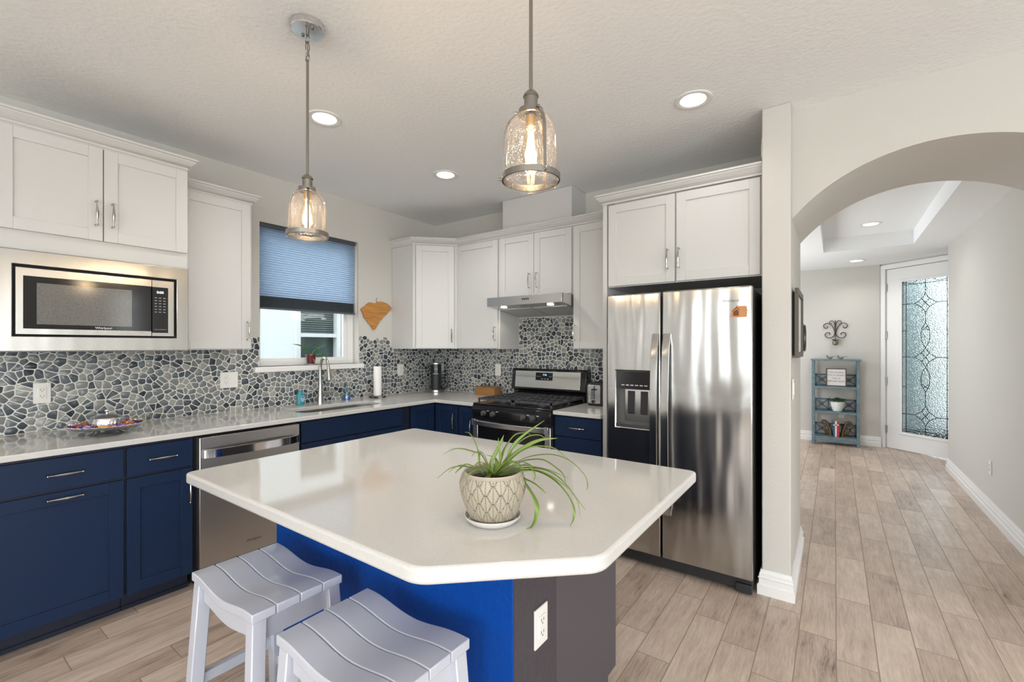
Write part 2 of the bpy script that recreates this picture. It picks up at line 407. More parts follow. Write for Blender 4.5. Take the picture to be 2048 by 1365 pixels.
# ------------------------------------------------------------------ kitchen window
win = thing('window_1', None, None, kind='structure')
b = B(); X0, X1 = -.14, -.08
b.box(X0, X1, WY0, WY0 + .045, WZ0, WZ1).box(X0, X1, WY1 - .055, WY1, WZ0, WZ1).box(X0, X1, WY0 + .045, WY1 - .055, WZ0, WZ0 + .035).box(X0, X1, WY0 + .045, WY1 - .055, WZ1 - .05, WZ1)
b.build('window_frame', M_trim, win, .004)
b = B(); X0, X1 = -.125, -.10
b.box(X0, X1, WY1 - .09, WY1 - .055, WZ0 + .035, WZ1 - .05).box(X0, X1, WY0 + .045, WY1 - .09, WZ0 + .035, WZ0 + .062).box(X0, X1, WY0 + .045, WY1 - .09, 1.80, 1.835)
b.build('window_sash', M_trim, win, .003)
B().box(-.116, -.112, WY0 + .045, WY1 - .09, WZ0 + .062, WZ1 - .05).build('glass', M_pane, win)
M_sill = mat('marble_sill', (.80, .79, .77), .2)
S('trim_1', B().box(-.08, .03, -1.935, -.955, 1.192, 1.235), M_sill, bevel=.005)

# cellular shade, translucent, lower pleats gathered
def shade_mat(name, c, tr):
    m = bpy.data.materials.new(name); m.use_nodes = True; nt = m.node_tree; nt.nodes.clear()
    d = nt.nodes.new('ShaderNodeBsdfDiffuse'); d.inputs[0].default_value = (*c, 1)
    t = nt.nodes.new('ShaderNodeBsdfTranslucent'); t.inputs[0].default_value = (*c, 1)
    x = nt.nodes.new('ShaderNodeMixShader'); x.inputs[0].default_value = tr; o = nt.nodes.new('ShaderNodeOutputMaterial')
    nt.links.new(d.outputs[0], x.inputs[1]); nt.links.new(t.outputs[0], x.inputs[2]); nt.links.new(x.outputs[0], o.inputs[0]); return m
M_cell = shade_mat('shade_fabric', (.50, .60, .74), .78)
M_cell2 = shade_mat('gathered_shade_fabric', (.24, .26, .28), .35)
sh = thing('cellular_shade', 'grey-blue cellular shade half lowered in the window above the sink', 'window shade', (-.035, -1.45, 1.69))
def pleats(b, z0, z1, pitch, dep, y0=-.425, y1=.425):
    n = max(1, round((z1 - z0) / pitch)); vs = []
    for i in range(2 * n + 1):
        z = z0 + (z1 - z0) * i / (2 * n); x = dep if i % 2 else -dep
        vs += [(x, y0, z), (x, y1, z)]
    b.add(vs, [(2 * i, 2 * i + 1, 2 * i + 3, 2 * i + 2) for i in range(2 * n)])
b = B(); pleats(b, .105, .645, .0185, .007); b.build('pleated_fabric', M_cell, sh)
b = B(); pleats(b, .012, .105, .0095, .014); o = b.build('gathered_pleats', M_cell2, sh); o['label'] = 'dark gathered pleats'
B().box(-.02, .02, -.43, .43, .643, .672).build('headrail', mat('headrail_grey', (.06, .065, .075), .4), sh, .004)
B().box(-.016, .016, -.43, .43, 0, .014).build('bottom_rail', mat('rail_grey', (.09, .10, .115), .4), sh, .003)
b = B().tube([(.012, .442, .64), (.012, .442, .02)], .0025, 6); b.build('bead_chain', M_plate, sh)

# ------------------------------------------------------------------ outside
S('ground', B().box(-14, -.3, -12, 14, -.12, -.02).box(-.3, 14, 5.6, 14, -.12, -.02), mat('pale_gravel', (.34, .34, .31), .9))
nh = thing('neighbour_house', 'white stucco house wall with a double-hung window seen through the kitchen window', 'house', (-3, .41, 0))
M_stucco = plaster('white_stucco', (.84, .86, .86), .3, 60)
B().prism([[(-6, 0), (6, 0), (6, 3.4), (-6, 3.4)], [(-.30, .70), (-.30, 2.45), (.34, 2.45), (.34, .70)]], 'x', -.2, 0).build('wall', M_stucco, nh)
b = B()
for y in (-.37, .31): b.box(-.06, .03, y, y + .07, .63, 2.52)
b.box(-.06, .03, -.30, .31, .63, .70).box(-.06, .03, -.30, .31, 2.45, 2.52).box(-.06, .02, -.30, .31, 1.54, 1.60)
b.build('window_frame', M_trim, nh, .004)
b = B()
for i in range(24):
    z = 1.61 + i * .034; b.add([(-.09, -.30, z), (-.09, .31, z), (-.07, .31, z + .014), (-.07, -.30, z + .014)], [(0, 1, 2, 3)])
b.build('blind', mat('blind_slat', (.42, .47, .46), .6), nh)
B().box(-.14, -.12, -.30, .34, .70, 2.45).build('pane', mat('dark_pane', (.05, .085, .08), .08), nh)
b = B().box(-.02, .025, .40, .55, 0, 3.4); b.build('corner_board', M_trim, nh)

# ------------------------------------------------------------------ mosaic of sliced pebbles
def clip(poly, px, py, nx, ny):
    out = []; m = len(poly)
    for i in range(m):
        a, c = poly[i], poly[(i + 1) % m]
        da = (a[0] - px) * nx + (a[1] - py) * ny; dc = (c[0] - px) * nx + (c[1] - py) * ny
        if da <= 0: out.append(a)
        if (da < 0 < dc) or (dc < 0 < da):
            t = da / (da - dc); out.append((a[0] + (c[0] - a[0]) * t, a[1] + (c[1] - a[1]) * t))
    return out
def parea(p): return abs(sum(p[i - 1][0] * p[i][1] - p[i][0] * p[i - 1][1] for i in range(len(p)))) / 2
def mosaic(regions, sp, seed):
    """regions: (u0,u1,v0,v1,ragged_top) rectangles -> stone polygons and grout cells in (u,v)"""
    rnd = random.Random(seed); U0 = min(r[0] for r in regions) - sp; U1 = max(r[1] for r in regions) + sp
    V0 = min(r[2] for r in regions) - sp; V1 = max(r[3] for r in regions) + 2 * sp
    nu = int((U1 - U0) / sp) + 1; nv = int((V1 - V0) / sp) + 1; pts = {}
    for i in range(nu):
        for j in range(nv):
            pts[i, j] = (U0 + (i + .5 + rnd.uniform(-.46, .46)) * sp, V0 + (j + .5 + rnd.uniform(-.46, .46)) * sp * .95)
    stones = []; grout = []
    for (i, j), (u, v) in pts.items():
        cell = [(u - 2 * sp, v - 2 * sp), (u + 2 * sp, v - 2 * sp), (u + 2 * sp, v + 2 * sp), (u - 2 * sp, v + 2 * sp)]
        for di in range(-2, 3):
            for dj in range(-2, 3):
                q = pts.get((i + di, j + dj))
                if q and q != (u, v):
                    dx, dy = q[0] - u, q[1] - v; l = math.hypot(dx, dy)
                    cell = clip(cell, (u + q[0]) / 2, (v + q[1]) / 2, dx / l, dy / l)
        hit = [r for r in regions if r[0] <= u < r[1]] or ([regions[0]] if u < regions[0][0] else [regions[-1]])
        for (u0, u1, v0, v1, rag) in hit:
            if rag and v > v1: continue
            top = max([p[1] for p in cell]); c = cell
            k_ = regions.index((u0, u1, v0, v1, rag))
            if k_ == 0 or (top > regions[k_ - 1][3] and not (rag and regions[k_ - 1][4])): c = clip(c, u0, 0, -1, 0)
            if k_ == len(regions) - 1 or (top > regions[k_ + 1][3] and not (rag and regions[k_ + 1][4])): c = clip(c, u1, 0, 1, 0)
            c = clip(c, 0, v0, 0, -1)
            if not rag: c = clip(c, 0, v1, 0, 1)
            if len(c) < 3 or parea(c) < 1e-5: continue
            grout.append(c)
            cx = sum(p[0] for p in c) / len(c); cy = sum(p[1] for p in c) / len(c)
            s = c
            for k in range(len(c)):
                a, d = c[k - 1], c[k]; l = math.hypot(d[0] - a[0], d[1] - a[1])
                if l < 1e-6: continue
                nx, ny = (d[1] - a[1]) / l, -(d[0] - a[0]) / l
                if (cx - a[0]) * nx + (cy - a[1]) * ny > 0: nx, ny = -nx, -ny
                s = clip(s, a[0] - nx * .0026, a[1] - ny * .0026, nx, ny)
                if len(s) < 3: break
            if len(s) >= 3 and parea(s) > 2.5e-5: stones.append(round_poly(s, .007, 3))
    return stones, grout
def build_mosaic(regions, wall, name, label, seed):
    stones, grout = mosaic(regions, .041, seed); b = B(); b.cur = 0
    P = (lambda u, v, t: (t, u, v)) if wall == 'left' else (lambda u, v, t: (u, -t, v))
    for c in grout: b.add([P(u, v, .0015) for u, v in c], [tuple(range(len(c)))])
    b.cur = 1
    for c in stones:
        n = len(c); cx = sum(p[0] for p in c) / n; cy = sum(p[1] for p in c) / n
        ins = [(u + (cx - u) * .07, v + (cy - v) * .07) for u, v in c]
        b.add([P(u, v, .0015) for u, v in c] + [P(u, v, .0035) for u, v in c] + [P(u, v, .0045) for u, v in ins],
              [(i, (i + 1) % n, n + (i + 1) % n, n + i) for i in range(n)] + [(n + i, n + (i + 1) % n, 2 * n + (i + 1) % n, 2 * n + i) for i in range(n)] + [tuple(range(2 * n, 3 * n))])
    return tag(b.build(name, [M_grout, M_stone]), label, 'backsplash')
build_mosaic([(-3.95, -2.105, .914, 1.371, 0), (-2.105, WY0, .914, 1.47, 1), (WY0, -1.0, .914, 1.192, 0), (-1.0, -.61, .914, 1.47, 1), (-.61, 0, .914, 1.371, 0)],
             'left', 'mosaic_backsplash', 'grey pebble mosaic backsplash running along the wall below the window', 3)
build_mosaic([(0, 1.135, .914, 1.371, 0), (1.135, 1.885, .914, 1.665, 0), (1.885, 2.295, .914, 1.371, 0)],
             'back', 'mosaic_backsplash', 'grey pebble mosaic backsplash behind the gas range', 5)

# ------------------------------------------------------------------ cabinetry. local frame: x = width, front faces -y, z up
def handle(parent, x, z, vert, yf, ln=.128, m=None):
    """curvy bow pull centred on (x, z), standing off the face at y = yf"""
    b = B(); h = ln / 2; pts = []; rad = []
    for i in range(17):
        t = -1 + i / 8; bow = .026 + .007 * (1 - t * t)
        p = (x, yf - bow, z + t * h) if vert else (x + t * h, yf - bow, z)
        pts.append(p); rad.append(.0034 + .0034 * max(0, 1 - abs(abs(t) - 0) * 1.6) ** .7 if abs(t) < .62 else .0034)
    b.tube(pts, rad, 8)
    for t in (-.94, .94):
        p = (x, z + t * h) if vert else (x + t * h, z)
        b.tube([(p[0], yf, p[1]), (p[0], yf - .029, p[1])], [.0055, .0035], 8)
        b.lathe([(0, -.004), (.005, -.003), (.005, .003), (0, .004)], (p[0], yf - .027, p[1]), 8)
    return b.build('handle', m or M_chrome, parent)
def door(parent, x0, x1, z0, z1, yf, m, hd=None, shaker=True, name='door', st=.057, th=.019):
    """hd = (x, z, vertical)"""
    b = B()
    if shaker:
        b.box(x0 + st - .004, x1 - st + .004, yf + .008, yf + th, z0 + st - .004, z1 - st + .004)
        b.box(x0, x0 + st, yf, yf + th, z0, z1).box(x1 - st, x1, yf, yf + th, z0, z1)
        b.box(x0 + st, x1 - st, yf, yf + th, z0, z0 + st).box(x0 + st, x1 - st, yf, yf + th, z1 - st, z1)
    else: b.box(x0, x1, yf, yf + th, z0, z1)
    o = b.build(name, m, parent, .0012, 1)
    if hd: handle(o, hd[0], hd[1], hd[2], yf)
    return o
def base_box(parent, wd, dp, m, x0=0):
    b = B().box(x0, wd, -dp, -.004, .105, .883); b.build('body', M_kick, parent)  # near-black body colour puts the shade into the gaps between fronts
    B().box(x0 + .001, wd - .001, -dp + .07, -dp + .085, .0, .105).box(x0 + .001, wd - .001, -dp + .062, -dp + .07, 0, .022).build('toe_kick', M_kick, parent)
CROWN = [(0, 0), (.004, 0), (.004, .012), (.012, .016), (.022, .030), (.036, .044), (.036, .050), (.044, .053), (.044, .064), (0, .064)]
RZ = R(90)   # left-wall cabinets: local +x runs along world +Y, front faces world +X

# --- left wall uppers
t = thing('upper_cabinet', 'white two-door wall cabinet above the built-in microwave', 'cabinet', (.007, -3.30, 0), RZ)
b = B().box(0, .765, -.482, 0, 1.852, 2.441).box(0, .765, -.30, 0, 1.366, 1.372).box(0, .018, -.482, 0, 1.366, 1.852).box(.747, .765, -.482, 0, 1.366, 1.852).box(0.018, .747, -.02, 0, 1.366, 1.852)
b.build('body', M_white, t)
door(t, .006, .3805, 1.944, 2.427, -.502, M_white, (.352, 2.083, True)); door(t, .3845, .76, 1.944, 2.427, -.502, M_white, (.417, 2.083, True))
B().sweep([(.765, 0), (.765, -.482), (0, -.482), (-.3, -.482)][::-1], [(o, z + 2.441) for o, z in CROWN]).build('crown_moulding', M_white, t)
t = thing('upper_cabinet', 'tall narrow white wall cabinet between microwave and window', 'cabinet', (.007, -2.533, 0), RZ)
B().box(0, .435, -.318, 0, 1.372, 2.375).build('body', M_white, t)
door(t, .004, .420, 1.378, 2.37, -.338, M_white, (.398, 1.50, True))
B().sweep([(.435, 0), (.435, -.318), (.0, -.318)][::-1], [(o, z + 2.375) for o, z in CROWN]).build('crown_moulding', M_white, t)

# --- back wall uppers
t = thing('corner_cabinet', 'white diagonal wall cabinet in the corner above the coffee maker', 'cabinet', (0, 0, 0))
fp = [(.004, -.004), (.004, -.61), (.305, -.61), (.61, -.305), (.61, -.004)]
B().prism(fp, 'z', 1.372, 2.378).build('body', M_white, t)
def placed(o, loc, rz): o.location = loc; o.rotation_euler = (0, 0, rz); return o
placed(door(t, .034, .397, 1.378, 2.372, -.020, M_white, (.372, 1.50, True)), (.305, -.61, 0), R(45))
B().box(.004, .022, -.014, 0, 1.374, 2.376).box(.409, .427, -.014, 0, 1.374, 2.376).build('face_strip', M_white, t, loc=(.305, -.61, 0), rz=R(45))
t = thing('upper_cabinet', 'tall white wall cabinet left of the range hood', 'cabinet', (.612, -.002, 0))
B().box(0, .523, -.305, 0, 1.372, 2.378).build('body', M_white, t)
door(t, .006, .508, 1.378, 2.372, -.325, M_white, (.482, 1.51, True))
t = thing('upper_cabinet', 'short white two-door wall cabinet directly above the range hood', 'cabinet', (1.137, -.002, 0))
B().box(0, .748, -.305, 0, 1.822, 2.378).build('body', M_white, t)
door(t, .012, .3745, 1.828, 2.372, -.325, M_white, (.336, 1.962, True)); door(t, .3785, .741, 1.828, 2.372, -.325, M_white, (.412, 1.962, True))
t = thing('upper_cabinet', 'slim tall white wall cabinet between hood and refrigerator', 'cabinet', (1.887, -.002, 0))
B().box(0, .405, -.305, 0, 1.372, 2.378).build('body', M_white, t)
door(t, .008, .400, 1.378, 2.372, -.325, M_white, (.022, 1.505, True))
b = B().sweep([(.0, -.61), (.305, -.61), (.61, -.305), (2.292, -.305)], [(o, z + 2.380) for o, z in CROWN])
tag(b.build('crown_moulding', M_white), 'white crown moulding bending around the corner cabinets and over the hood cabinets', 'moulding')
# --- fridge cabinet
t = thing('refrigerator_cabinet', 'deep white two-door cabinet above the refrigerator with a full-height side panel', 'cabinet', (2.295, -.002, 0))
B().box(.032, .988, -.62, 0, 1.805, 2.382).build('body', M_white, t)
B().box(0, .030, -.64, 0, 0, 2.382).build('side_panel', M_white, t)
door(t, .040, .493, 1.811, 2.374, -.64, M_white, (.450, 1.957, True)); door(t, .503, .975, 1.811, 2.374, -.64, M_white, (.521, 1.957, True))
B().sweep([(0, -.40), (0, -.64), (.988, -.64)], [(o, z + 2.384) for o, z in CROWN]).build('crown_moulding', M_white, t)

# --- left wall bases
t = thing('base_cabinet', 'wide navy base cabinet with one drawer over a pull-out door, left of frame', 'cabinet', (.002, -3.475, 0), RZ)
base_box(t, .613, .628, M_navy)
door(t, .004, .606, .719, .868, -.648, M_navy, (.388, .793, False), False, 'drawer'); door(t, .004, .606, .106, .706, -.648, M_navy, (.388, .680, False))
t = thing('base_cabinet', 'narrow navy base cabinet with drawer and door beside the dishwasher', 'cabinet', (.002, -2.861, 0), RZ)
base_box(t, .304, .628, M_navy)
door(t, .004, .298, .719, .868, -.648, M_navy, (.155, .795, False), False, 'drawer'); door(t, .004, .298, .106, .706, -.648, M_navy, (.277, .578, True))
t = thing('base_cabinet', 'end base cabinet in navy at the far left beyond the pull-out cabinet', 'cabinet', (.002, -3.95, 0), RZ)
base_box(t, .472, .628, M_navy); door(t, .004, .467, .106, .868, -.648, M_navy, (.05, .578, True))
t = thing('sink_cabinet', 'navy sink base cabinet with a long false drawer front right of the dishwasher', 'cabinet', (.002, -1.925, 0), RZ)
B().box(0, .985, -.628, -.60, .105, .883).box(0, .02, -.60, -.004, .105, .883).box(.965, .985, -.60, -.004, .105, .883).box(.02, .965, -.60, -.004, .105, .125).build('body', M_kick, t)
B().box(.001, .984, -.558, -.543, 0, .105).build('toe_kick', M_kick, t)
door(t, .006, .895, .728, .872, -.648, M_navy, None, False, 'drawer_front')
door(t, .006, .446, .106, .720, -.648, M_navy, (.42, .60, True)); door(t, .450, .895, .106, .720, -.648, M_navy, (.478, .60, True))
t = thing('corner_base_cabinet', 'navy corner base cabinet with a folding L-shaped door pair', 'cabinet', (0, 0, 0))
B().prism([(.004, -.93), (.628, -.93), (.628, -.628), (.93, -.628), (.93, -.004), (.004, -.004)], 'z', .105, .883).build('body', M_kick, t)
B().prism([(.55, -.93), (.558, -.93), (.558, -.558), (.93, -.558), (.93, -.55), (.55, -.55)], 'z', 0, .105).build('toe_kick', M_kick, t)
placed(door(t, .0, .272, .106, .872, -.020, M_navy), (.630, -.93, 0), RZ)
placed(door(t, .022, .290, .106, .872, -.020, M_navy, (.262, .74, True)), (.632, -.630, 0), 0)
t = thing('base_cabinet', 'slim navy base cabinet squeezed between the corner and the gas range', 'cabinet', (.934, -.002, 0))
base_box(t, .196, .628, M_navy); door(t, .004, .190, .106, .872, -.648, M_navy, (.162, .70, True), st=.045)
t = thing('drawer_cabinet', 'navy three-drawer base cabinet between range and refrigerator', 'cabinet', (1.905, -.002, 0))
base_box(t, .386, .628, M_navy)
door(t, .004, .380, .730, .872, -.648, M_navy, (.200, .800, False), False, 'drawer'); door(t, .004, .380, .420, .722, -.648, M_navy, (.200, .622, False), False, 'drawer'); door(t, .004, .380, .106, .412, -.648, M_navy, (.200, .320, False), False, 'drawer')

# --- worktops
hole = rrect(.225, .535, -1.83, -1.12, .085)
b = B().prism([[(.006, -3.95), (.675, -3.95), (.675, -.675), (1.132, -.675), (1.132, -.006), (.006, -.006)], hole[::-1]], 'z', .885, .914)
tag(b.build('worktop', M_quartz, bevel=.004), 'long L-shaped white quartz worktop along the window wall', 'worktop')
tag(B().box(1.906, 2.293, -.675, -.006, .885, .914).build('worktop', M_quartz, bevel=.004), 'short white quartz worktop piece under the toaster', 'worktop')

# --- sink, faucet and things by it
t = thing('sink', 'stainless steel undermount sink set in the worktop under the window', 'sink', (.38, -1.475, .884))
M_basin = steel('sink_steel', 'y', (.48, .46, .42), .3)
b = B(); lp = [(x - .38, y + 1.475) for x, y in rrect(.22, .54, -1.84, -1.11, .09)]; n = len(lp)
lvl = [(1.03, 0), (1, 0), (.985, -.15), (.93, -.19)]
vs = [(x * s, y * s, z) for s, z in lvl for x, y in lp]
b.add(vs, [(j * n + i, j * n + (i + 1) % n, (j + 1) * n + (i + 1) % n, (j + 1) * n + i) for j in range(3) for i in range(n)] + [tuple(3 * n + i for i in range(n))], True)
b.build('basin', M_basin, t)
B().lathe([(.045, 0), (.04, .004), (.015, .003), (.015, -.002)], (0, 0, -.189)).build('drain', M_chrome, t)
t = thing('faucet', 'brushed nickel gooseneck pull-down faucet behind the sink', 'faucet', (.075, -1.43, .914))
B().lathe([(.028, 0), (.028, .012), (.022, .05), (.018, .12), (.0145, .17)], n=24).build('base', M_nickel, t)
ca = smoothpts([(0, 0, .16), (-.002, 0, .27), (.008, 0, .335), (.045, -.003, .378), (.095, -.006, .372), (.125, -.008, .33), (.135, -.009, .29)], 8)
B().tube(ca, .0125, 14).build('spout', M_nickel, t)
B().tube([(.134, -.009, .30), (.140, -.010, .262), (.150, -.011, .20)], [.0145, .017, .020], 14).build('spray_head', M_nickel, t)
b = B().tube([(0, .01, .085), (0, .075, .085)], .0155, 14).tube(smoothpts([(0, .07, .085), (0.005, .10, .09), (.01, .15, .092)]), [.008] * 12 + [.004], 10)
b.build('lever', M_nickel, t)
t = thing('soap_bottle', 'small teal soap bottle with round label left of the faucet', 'soap bottle', (.075, -1.605, .914), R(25))
b = B(); lp = rrect(-.020, .020, -.034, .034, .018)
for s0, z0, s1, z1 in ((.85, 0, 1, .01), (1, .01, 1, .085), (1, .085, .55, .11)):
    n = len(lp); b.add([(x * s0, y * s0, z0) for x, y in lp] + [(x * s1, y * s1, z1) for x, y in lp], [(i, (i + 1) % n, n + (i + 1) % n, n + i) for i in range(n)], True)
b.build('body', mat('teal_soap', (.05, .30, .36), .15), t)
B().lathe([(.015, .108), (.015, .13), (.008, .134), (.008, .142)], n=16).build('cap', M_clearp, t)
B().lathe([(0, .0215), (.026, .0215), (.026, .0225), (0, .0225)], (0, 0, .052), 24, 'x').build('label_sticker', mat('pale_blue_label', (.35, .62, .85), .4), t)
B().box(.0222, .0232, -.011, .011, .060, .070).build('label_mark', mat('dark_blue_print', (.03, .08, .25), .5), t)
t = thing('soap_dispenser', 'clear pump dispenser with blue soap right of the faucet', 'soap dispenser', (.085, -1.18, .914))
B().lathe([(.027, 0), (.029, .006), (.029, .045)], n=20).lathe([(.029, .045), (0, .045)], n=20, cap=False).build('liquid_soap', mat('blue_liquid', (.01, .13, .42), .15), t)
B().lathe([(.031, 0), (.031, .09), (.022, .105), (.012, .115)], n=20, cap=False).build('bottle', M_clearp, t)
b = B().lathe([(.013, .113), (.013, .128), (.005, .130), (.005, .150), (.011, .151), (.011, .158), (0, .159)], n=16).tube([(0, 0, .154), (.03, 0, .153), (.036, 0, .147)], .004, 8)
b.build('pump', M_clearp, t)
t = thing('paper_towel_holder', 'black marble-based paper towel holder standing on the worktop', 'paper towel holder', (.125, -.88, .914))
M_marb = mat('black_marble', (.02, .018, .02), .15)
L(M_marb, ramp(M_marb, noise(M_marb, texco(M_marb), 18, 5, .7), [(.55, (.015, .014, .016)), (.62, (.35, .32, .30))]), BS(M_marb).inputs['Base Color'])
B().lathe([(.073, 0), (.076, .004), (.076, .012), (.072, .016)], n=32).build('base', M_marb, t)
B().lathe([(.005, .016), (.005, .300), (.011, .304), (.012, .312), (.006, .320), (0, .321)], n=12).build('post', M_blackm, t)
t = thing('paper_towel_roll', 'white paper towel roll on the black marble holder', 'paper towel', (.125, -.88, .930))
B().lathe([(.010, .003), (.036, .003), (.037, .010), (.037, .268), (.036, .276), (.010, .276)], n=32).build('paper', mat('paper_white', (.84, .82, .80), .9), t)

# --- orchid on the sill
t = thing('orchid_pot', 'small maroon pot with a sparse long-leaved orchid on the window sill', 'potted plant', (-.025, -1.455, 1.235), 0)
B().lathe([(.042, 0), (.050, .004), (.050, .010), (.040, .008)], n=24).build('saucer', mat('grey_saucer', (.28, .30, .33), .3), t)
B().lathe([(.030, .008), (.040, .082), (.043, .084), (.043, .092), (.038, .092), (.035, .07), (0, .07)], n=24).build('pot', mat('maroon_glaze', (.12, .02, .025), .2), t)
def leaf(b, pts, wd, k=6, up=(0, 0, 1), vee=.25, tipw=.04):
    P = smoothpts(pts, k); n = len(P); vs = []
    for i, p in enumerate(P):
        t = (P[min(i + 1, n - 1)] - P[max(i - 1, 0)]).normalized(); s = i / (n - 1)
        side = t.cross(Vector(up)); side = side.normalized() if side.length > .05 else Vector((1, 0, 0))
        wv = wd * (min(1, .45 + s * 2.2)) * (1 - s ** 3 * (1 - tipw)) / 2; nn = side.cross(t).normalized()
        vs += [p - side * wv + nn * wv * vee, p, p + side * wv + nn * wv * vee]
    b.add(vs, [(3 * i + j, 3 * i + j + 1, 3 * i + j + 4, 3 * i + j + 3) for i in range(n - 1) for j in (0, 1)], True)
def solid(o, th):
    m = o.modifiers.new('thickness', 'SOLIDIFY'); m.thickness = th; m.offset = 0; return o
M_leaf = mat('leaf_green', (.13, .25, .045), .4); M_leafd = mat('orchid_green', (.04, .14, .035), .35)
for nm, pts in (('leaf', [(0, 0, .07), (.0, -.04, .13), (0, -.09, .165), (0, -.165, .18)]), ('leaf', [(0, 0, .07), (0, .03, .12), (0, .08, .145), (0, .145, .175)]), ('leaf', [(.01, .01, .07), (.03, .05, .09), (.035, .10, .085), (.03, .13, .06)])):
    b = B(); leaf(b, pts, .016, up=(1, 0, .2)); solid(b.build(nm, M_leafd, t), .002)
b = B().tube([(0, 0, .075), (.045, .0, .045), (.06, .005, .0)], .0025, 6); b.build('air_root', mat('root_tan', (.35, .28, .12), .6), t)

# --- wooden state-shaped board
SC = [(-.986, 1.745), (-.964, 1.762), (-.936, 1.781), (-.915, 1.798), (-.895, 1.814), (-.869, 1.814), (-.844, 1.811), (-.814, 1.81), (-.802, 1.821), (-.784, 1.828), (-.754, 1.832), (-.723, 1.829), (-.687, 1.821), (-.66, 1.809), (-.638, 1.794), (-.624, 1.773), (-.635, 1.759), (-.658, 1.747), (-.674, 1.728), (-.687, 1.712), (-.71, 1.697), (-.728, 1.681), (-.745, 1.662), (-.767, 1.643), (-.78, 1.625), (-.789, 1.607), (-.802, 1.592), (-.812, 1.574), (-.814, 1.562), (-.836, 1.554), (-.853, 1.566), (-.865, 1.583), (-.874, 1.6), (-.895, 1.611), (-.907, 1.627), (-.919, 1.643), (-.936, 1.656), (-.95, 1.67), (-.956, 1.693), (-.964, 1.714), (-.976, 1.73)]
t = thing('wooden_board', 'orange wooden board cut to a state outline hanging right of the window', 'wall decoration', (.002, -.8, 1.70))
M_bamboo = mat('bamboo', (.46, .20, .045), .4)
L(M_bamboo, ramp(M_bamboo, noise(M_bamboo, texco(M_bamboo), 1, 3, .5, (1, 6, 90)), [(.3, (.36, .14, .03)), (.7, (.56, .27, .07))]), BS(M_bamboo).inputs['Base Color'])
B().prism([(y + .8, z - 1.70) for y, z in SC][::-1], 'x', .001, .015).build('board', M_bamboo, t, .002)
B().tube([(.008, .005, .11), (.006, .0, .128), (.006, -.004, .15), (.008, .004, .165)], .0022, 6).build('hanging_cord', mat('cord_brown', (.10, .075, .04), .8), t)

# --- wall plates
def plate(loc, rz, label, kind='outlet', wd=.07, ht=.115, name='outlet', two=False):
    t = thing(name, label, kind, loc, rz)
    B().box(-wd / 2, wd / 2, -.006, 0, -ht / 2, ht / 2).build('cover_plate', M_plate, t, .0015)
    xs = (-.023, .023) if two else (0,)
    for i, x in enumerate(xs):
        B().box(x - .0165, x + .0165, -.0095, -.005, -.033, .033).build('rocker' if (kind == 'light switch' or (two and i)) else 'receptacle', M_plate, t, .0008)
        if kind == 'light switch' or (two and i): continue
        for z in (.018, -.018):
            b = B(); b.box(x - .0075, x - .0055, -.0102, -.009, z - .002, z + .006).box(x + .0055, x + .0075, -.0102, -.009, z - .002, z + .006)
            b.lathe([(.0022, -.0102), (.0022, -.009)], (x, 0, z - .008), 8, 'y')
            b.build('socket_slots', M_dark, t)
    return t
plate((.005, -3.07, 1.132), RZ, 'white outlet on the mosaic above the candy tray, left part of picture')
plate((.005, -2.11, 1.148), RZ, 'double-gang white plate with outlet and switch left of the window', wd=.118, two=True)
plate((.005, -.504, 1.155), RZ, 'white outlet on the mosaic right of the paper towel roll')
plate((.098, -.005, 1.151), 0, 'white outlet half hidden behind the coffee maker')
plate((.884, -.005, 1.160), 0, 'white outlet on the mosaic above the wicker basket')
plate((4.659, 1.69, .402), R(-90), 'low white wall plate on the right hallway wall')
plate((3.70, 4.469, .42), 0, 'white outlet on the wall behind the blue shelf')
plate((3.427, -.615, 1.155), RZ, 'white light switch plate under the framed picture in the archway', 'light switch', name='light_switch')
plate((3.284, -.62, 2.53), R(-90), 'white wall plate high on the pillar above the refrigerator cabinet')

# ------------------------------------------------------------------ appliances
LOGO = 'Whirlpool'
M_logo = mat('logo_grey', (.10, .10, .11), .3, .6); M_logow = mat('logo_white', (.75, .75, .76), .4)
# microwave in its trim kit; local frame as cabinets on the left wall
t = thing('microwave', 'built-in stainless microwave with black glass door and wide steel trim', 'microwave', (.007, -2.9185, 0), RZ)
x0, x1 = -.381, .381
B().prism([[(x0, 1.370), (x1, 1.370), (x1, 1.850), (x0, 1.850)], [(-.322, 1.442), (-.322, 1.780), (.322, 1.780), (.322, 1.442)]], 'y', -.508, -.484).build('trim_frame', M_steelm, t, .003)
B().box(-.322, .322, -.485, -.08, 1.442, 1.780).build('housing', M_gap, t)
B().box(-.312, -.288, -.514, -.487, 1.452, 1.765).box(-.288, .201, -.514, -.487, 1.452, 1.478).box(-.288, .201, -.514, -.487, 1.728, 1.765).build('door_frame', M_steelm, t)
B().box(-.288, .201, -.5105, -.488, 1.478, 1.728).build('door_glass', M_black, t)
M_mesh = mat('screen_mesh', (.17, .165, .155), .12)
vv = N(M_mesh, 'TexVoronoi'); L(M_mesh, texco(M_mesh), vv.inputs['Vector']); vv.inputs['Scale'].default_value = 420
L(M_mesh, ramp(M_mesh, vv.outputs['Distance'], [(.3, (.20, .195, .18)), (.7, (.11, .105, .10))]), BS(M_mesh).inputs['Base Color'])
B().box(-.243, .116, -.5112, -.5104, 1.500, 1.698).build('door_screen', M_mesh, t)
B().box(.279, .306, -.514, -.487, 1.452, 1.765).box(.204, .279, -.514, -.487, 1.452, 1.470).box(.204, .279, -.514, -.487, 1.727, 1.765).build('control_frame', M_steelm, t)
cp = B().box(.2055, .279, -.512, -.488, 1.470, 1.727).build('control_panel', M_black, t)
text('clock_digits', '0:00', .019, cp, M_whiteled, (.242, -.5125, 1.698), (R(90), 0, 0), .0002)
b = B()
